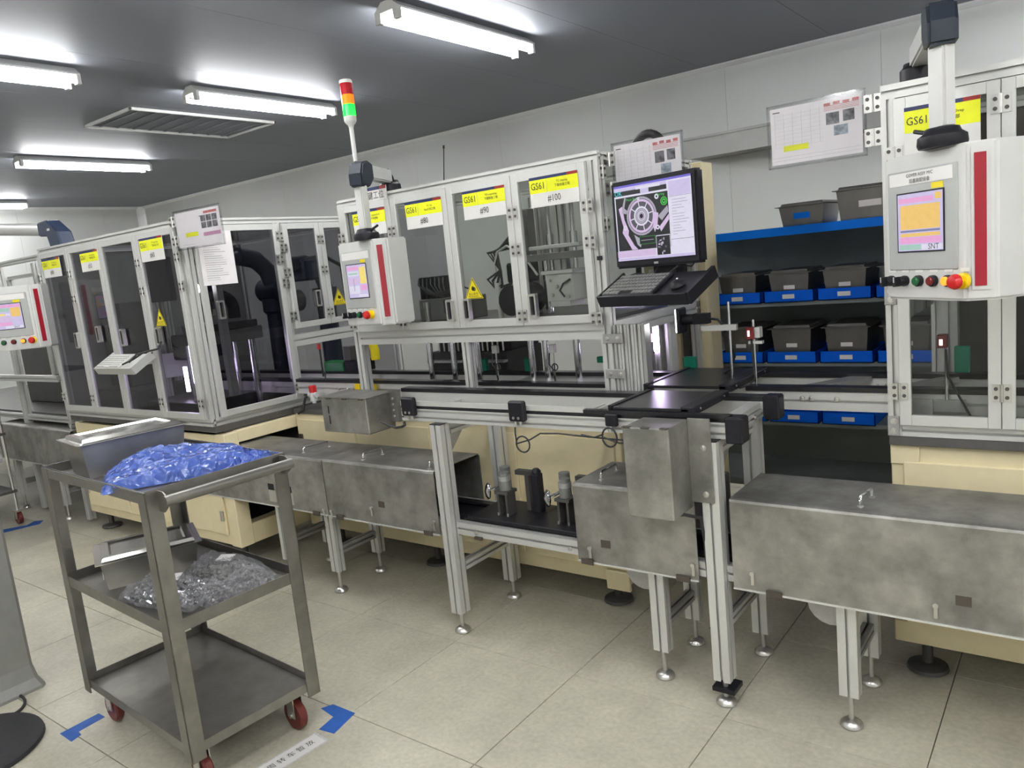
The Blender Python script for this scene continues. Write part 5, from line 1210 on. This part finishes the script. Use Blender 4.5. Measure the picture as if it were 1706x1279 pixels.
# --- deep enclosure
t = thing('robot_arm', 'dark jointed robot arm inside the deep enclosure', 'robot', (-4.70, 3.42, .863))
_RM = Matrix.Translation((-.25, .17, 0))
part('pedestal', G().lathe([(.11, 0), (.11, .02), (.075, .03), (.07, .55), (.09, .57), (.09, .66)], (-4.45, 3.25, .863), 20).xf(_RM), 'navy', t, smooth=True)
part('shoulder', G().cyl((-4.55, 3.25, 1.58), (-4.33, 3.25, 1.58), .085, 20).xf(_RM), 'navy', t, smooth=True)
part('upper_arm', G().tube([(-4.43, 3.25, 1.58), (-4.42, 3.2, 1.72), (-4.40, 3.1, 1.80), (-4.38, 2.95, 1.83)], .062, 12).xf(_RM), 'navy', t, smooth=True)
part('forearm', G().tube([(-4.38, 2.95, 1.82), (-4.36, 2.82, 1.80), (-4.34, 2.70, 1.72), (-4.34, 2.66, 1.62)], .048, 12).xf(_RM), 'navy', t, smooth=True)
part('wrist', G().cyl((-4.34, 2.66, 1.62), (-4.34, 2.66, 1.50), .04, 14).xf(_RM), 'navyblue', t, smooth=True)
part('gripper', G().box(-4.40, -4.28, 2.62, 2.70, 1.46, 1.50).xf(_RM), 'screw', t)
t = thing('robot_arm', 'second dark robot arm with blue joint near the side doors of the deep enclosure', 'robot', (-4.3, 3.55, .863))
part('pedestal', G().lathe([(.1, 0), (.1, .02), (.07, .03), (.065, .6), (.085, .7)], (-4.3, 3.55, .863), 20), 'navy', t, smooth=True)
part('upper_arm', G().tube([(-4.28, 3.55, 1.55), (-4.22, 3.45, 1.70), (-4.16, 3.3, 1.74), (-4.12, 3.15, 1.73)], .05, 12), 'navy', t, smooth=True)
part('joint', G().box(-4.20, -4.06, 3.20, 3.34, 1.62, 1.76), 'navyblue', t, bev=.015)
part('hose', G().tube([(-4.12, 3.15, 1.73), (-4.10, 3.4, 1.78), (-4.15, 3.6, 1.70), (-4.2, 3.65, 1.5)], .014, 8), 'rubber', t)
part('flange', G().cyl((-4.14, 3.12, 1.50), (-4.14, 3.20, 1.50), .07, 20), 'midgrey', t, smooth=True)
t = thing('cable_carrier', 'black arched cable carrier behind the side door of the deep enclosure', 'cable carrier', (-4.2, 2.72, 1.35))
part('chain', G().tube([(-4.2, 2.55, 1.44)]+[(-4.2, 2.66-.09*math.cos(a_), 1.50+.085*math.sin(a_)) for a_ in [i*math.pi/10 for i in range(11)]]+[(-4.2, 2.75, 1.44)], .035, 8), 'rubber', t)
part('bracket', G().box(-4.26, -4.14, 2.50, 2.86, 1.38, 1.42), 'darkgrey', t); part('beam', G().box(-4.25, -4.15, 2.48, 2.90, 1.30, 1.38), 'midgrey', t, bev=.004)
part('column', G().cyl((-4.2, 2.54, .863), (-4.2, 2.54, 1.30), .022, 12), 'chrome', t, smooth=True); part('column', G().cyl((-4.2, 2.84, .863), (-4.2, 2.84, 1.30), .022, 12), 'chrome', t, smooth=True)
t = thing('welding_station', 'dark work station with violet light bars in the deep enclosure', 'work station', (-4.6, 2.75, .863))
part('table', G().box(-4.95, -4.35, 2.5, 2.95, .863, .95), 'darkgrey', t, bev=.004)
part('head', G().box(-4.75, -4.5, 2.62, 2.84, 1.20, 1.36), 'black', t, bev=.01)
for x, y in ((-4.85, 2.56), (-4.45, 2.56), (-4.85, 2.88), (-4.45, 2.88)): part('column', G().cyl((x, y, .95), (x, y, 1.30), .018, 12), 'chrome', t, smooth=True)
part('light_bar', G().box(-4.36, -4.345, 2.52, 2.545, 1.06, 1.30), 'led_violet', t); part('light_bar', G().box(-4.62, -4.605, 2.60, 2.62, 1.0, 1.16), 'led_violet', t)
part('backdrop', G().box(-4.90, -4.885, 2.62, 2.86, 1.08, 1.24), 'white', t)
for k in range(5): part('cable', G().tube([(-4.6+.03*k, 2.64, 1.36), (-4.55+.02*k, 2.60, 1.42), (-4.48, 2.62, 1.38-.03*k), (-4.42, 2.68, 1.2), (-4.43, 2.7, .97)], .006, 6), 'rubber', t)
t = thing('work_station', 'grey work station behind the front doors of the deep enclosure', 'work station', (-5.2, 2.8, .863))
part('table', G().box(-5.6, -5.05, 2.5, 2.9, .863, 1.02), 'darkgrey', t, bev=.004); part('cabinet', G().box(-5.6, -5.3, 2.6, 2.9, 1.02, 1.6), 'darkgrey', t, bev=.006)
part('monitor_shade', G().box(-5.0, -4.72, 2.66, 2.70, 1.58, 1.86), 'black', t, bev=.006); part('post', G().prof('z', 1.02, 1.96, -5.18, -5.14, 2.84, 2.88), 'alu', t)
part('post', G().prof('z', .863, 1.6, -5.02, -4.98, 2.67, 2.71), 'alu', t)
t = thing('gripper_head', 'dark gripper head with white tip behind the door nearest the enclosure corner', 'tool', (-4.2, 2.5, 1.5))
part('arm', G().tube([(-4.02, 2.55, 1.78), (-4.12, 2.52, 1.80), (-4.2, 2.5, 1.76), (-4.18, 2.48, 1.68)], .016, 8), 'black', t, smooth=True); part('head', G().cyl((-4.2, 2.5, 1.76), (-4.14, 2.48, 1.64), .032, 12, .022), 'darkgrey', t, smooth=True)
part('tip', G().cyl((-4.145, 2.48, 1.645), (-4.125, 2.475, 1.625), .03, 12), 'led_white', t); part('mast', G().box(-4.04, -4.0, 2.53, 2.57, 1.0, 1.95), 'alu_dark', t)
t = thing('conveyor_tooling', 'red-tipped sensor and green tooling at the opening beside the side doors', 'tooling', (-3.9, 3.1, 1.03))
part('block', G().box(-4.02, -3.80, 3.20, 3.30, 1.031, 1.09), 'green', t, bev=.004); part('black_block', G().box(-3.80, -3.62, 3.21, 3.31, 1.031, 1.10), 'black', t, bev=.004)
part('rod', G().cyl((-3.86, 3.1, 1.0), (-3.86, 3.1, 1.23), .006, 8), 'chrome', t); part('red_tip', G().cyl((-3.98, 3.18, 1.18), (-3.98, 3.18, 1.215), .016, 10), 'red', t); part('stem', G().cyl((-3.98, 3.18, 1.0), (-3.98, 3.18, 1.18), .006, 8), 'rubber', t)
part('yellow_hose', G().tube([(-3.62, 3.3, 1.22), (-3.60, 3.3, 1.15), (-3.60, 3.3, 1.09)], .028, 10), 'warn', t, smooth=True); part('valve', G().box(-3.78, -3.72, 3.2, 3.26, 1.10, 1.19), 'darkgrey', t, bev=.003)
part('column', G().cyl((-3.45, 3.1, 1.0), (-3.45, 3.1, 1.24), .012, 10), 'chrome', t, smooth=True)
# --- rightmost machine
t = thing('machine_tooling', 'dark tooling column inside the rightmost machine', 'tooling', (-.05, 3.4, .897))
part('column', G().box(-.2, .1, 3.35, 3.6, .897, 1.5), 'brown', t, bev=.006); part('head', G().cyl((-.1, 3.2, 1.35), (-.1, 3.2, 1.15), .05, 14, .03), 'darkgrey', t, smooth=True)
part('arm', G().box(-.15, -.05, 3.15, 3.36, 1.35, 1.42), 'darkgrey', t, bev=.005)
# --- fixtures riding on the low conveyor
def fixture(x, y, label):
    z = .522
    t = thing('work_fixture', label, 'fixture', (x, y, z), 0, 'clamp fixtures on the low conveyor')
    part('pallet', G().box(x-.15, x+.17, 2.40, 2.655, z+.0005, z+.016), 'black', t, bev=.002)
    b_ = z+.016
    part('front_tower', G().box(x-.022, x-.012, y-.03, y+.03, b_, b_+.10).box(x+.022, x+.032, y-.03, y+.03, b_, b_+.10).box(x-.03, x+.04, y-.035, y+.035, b_+.095, b_+.108), 'darkgrey', t)
    c_ = part('clamp_body', G().cyl((x+.005, y, b_+.108), (x+.005, y, b_+.165), .026, 16).cyl((x+.005, y, b_+.165), (x+.005, y, b_+.185), .022, 16), 'midgrey', t, smooth=True)
    part('collar', G().cyl((x+.005, y, b_+.15), (x+.005, y, b_+.17), .0275, 16), 'alu_dark', c_, smooth=True)
    part('rear_cylinder', G().cyl((x-.035, y+.06, b_), (x-.035, y+.06, b_+.19), .024, 14), 'midgrey', t, smooth=True)
    w_ = part('hand_wheel', G().lathe([(.012, 0), (.034, .004), (.036, .010), (.026, .018), (.010, .022), (.006, .024)], (x-.055, y-.03, b_+.105), 22, (-.62, -.75, .1)), 'chrome', t, smooth=True)
    part('crank', G().tube([(x-.05, y-.025, b_+.11), (x-.028, y-.015, b_+.122), (x-.005, y-.01, b_+.135)], .007, 8), 'chrome', w_, smooth=True)
    part('bridge', G().box(x+.01, x+.13, y+.07, y+.10, b_+.155, b_+.175), 'darkgrey', t); part('rear_post', G().box(x+.06, x+.08, y+.07, y+.10, b_, b_+.156), 'darkgrey', t)
    part('side_post', G().box(x+.105, x+.145, y+.05, y+.09, b_, b_+.17), 'black', t, bev=.003); part('side_cap', G().lathe([(.020, 0), (.020, .012), (.012, .022)], (x+.125, y+.07, b_+.17), 12), 'black', t, smooth=True)
    for k in (-.02, .03): part('pin', G().cyl((x+k, y-.032, b_), (x+k, y-.032, b_+.012), .004, 8), 'screw', t)
fixture(-2.02, 2.49, 'dark clamp fixture with chrome hand wheel on the low conveyor, left one')
fixture(-1.71, 2.49, 'dark clamp fixture with chrome hand wheel beside the short steel cover, right one')
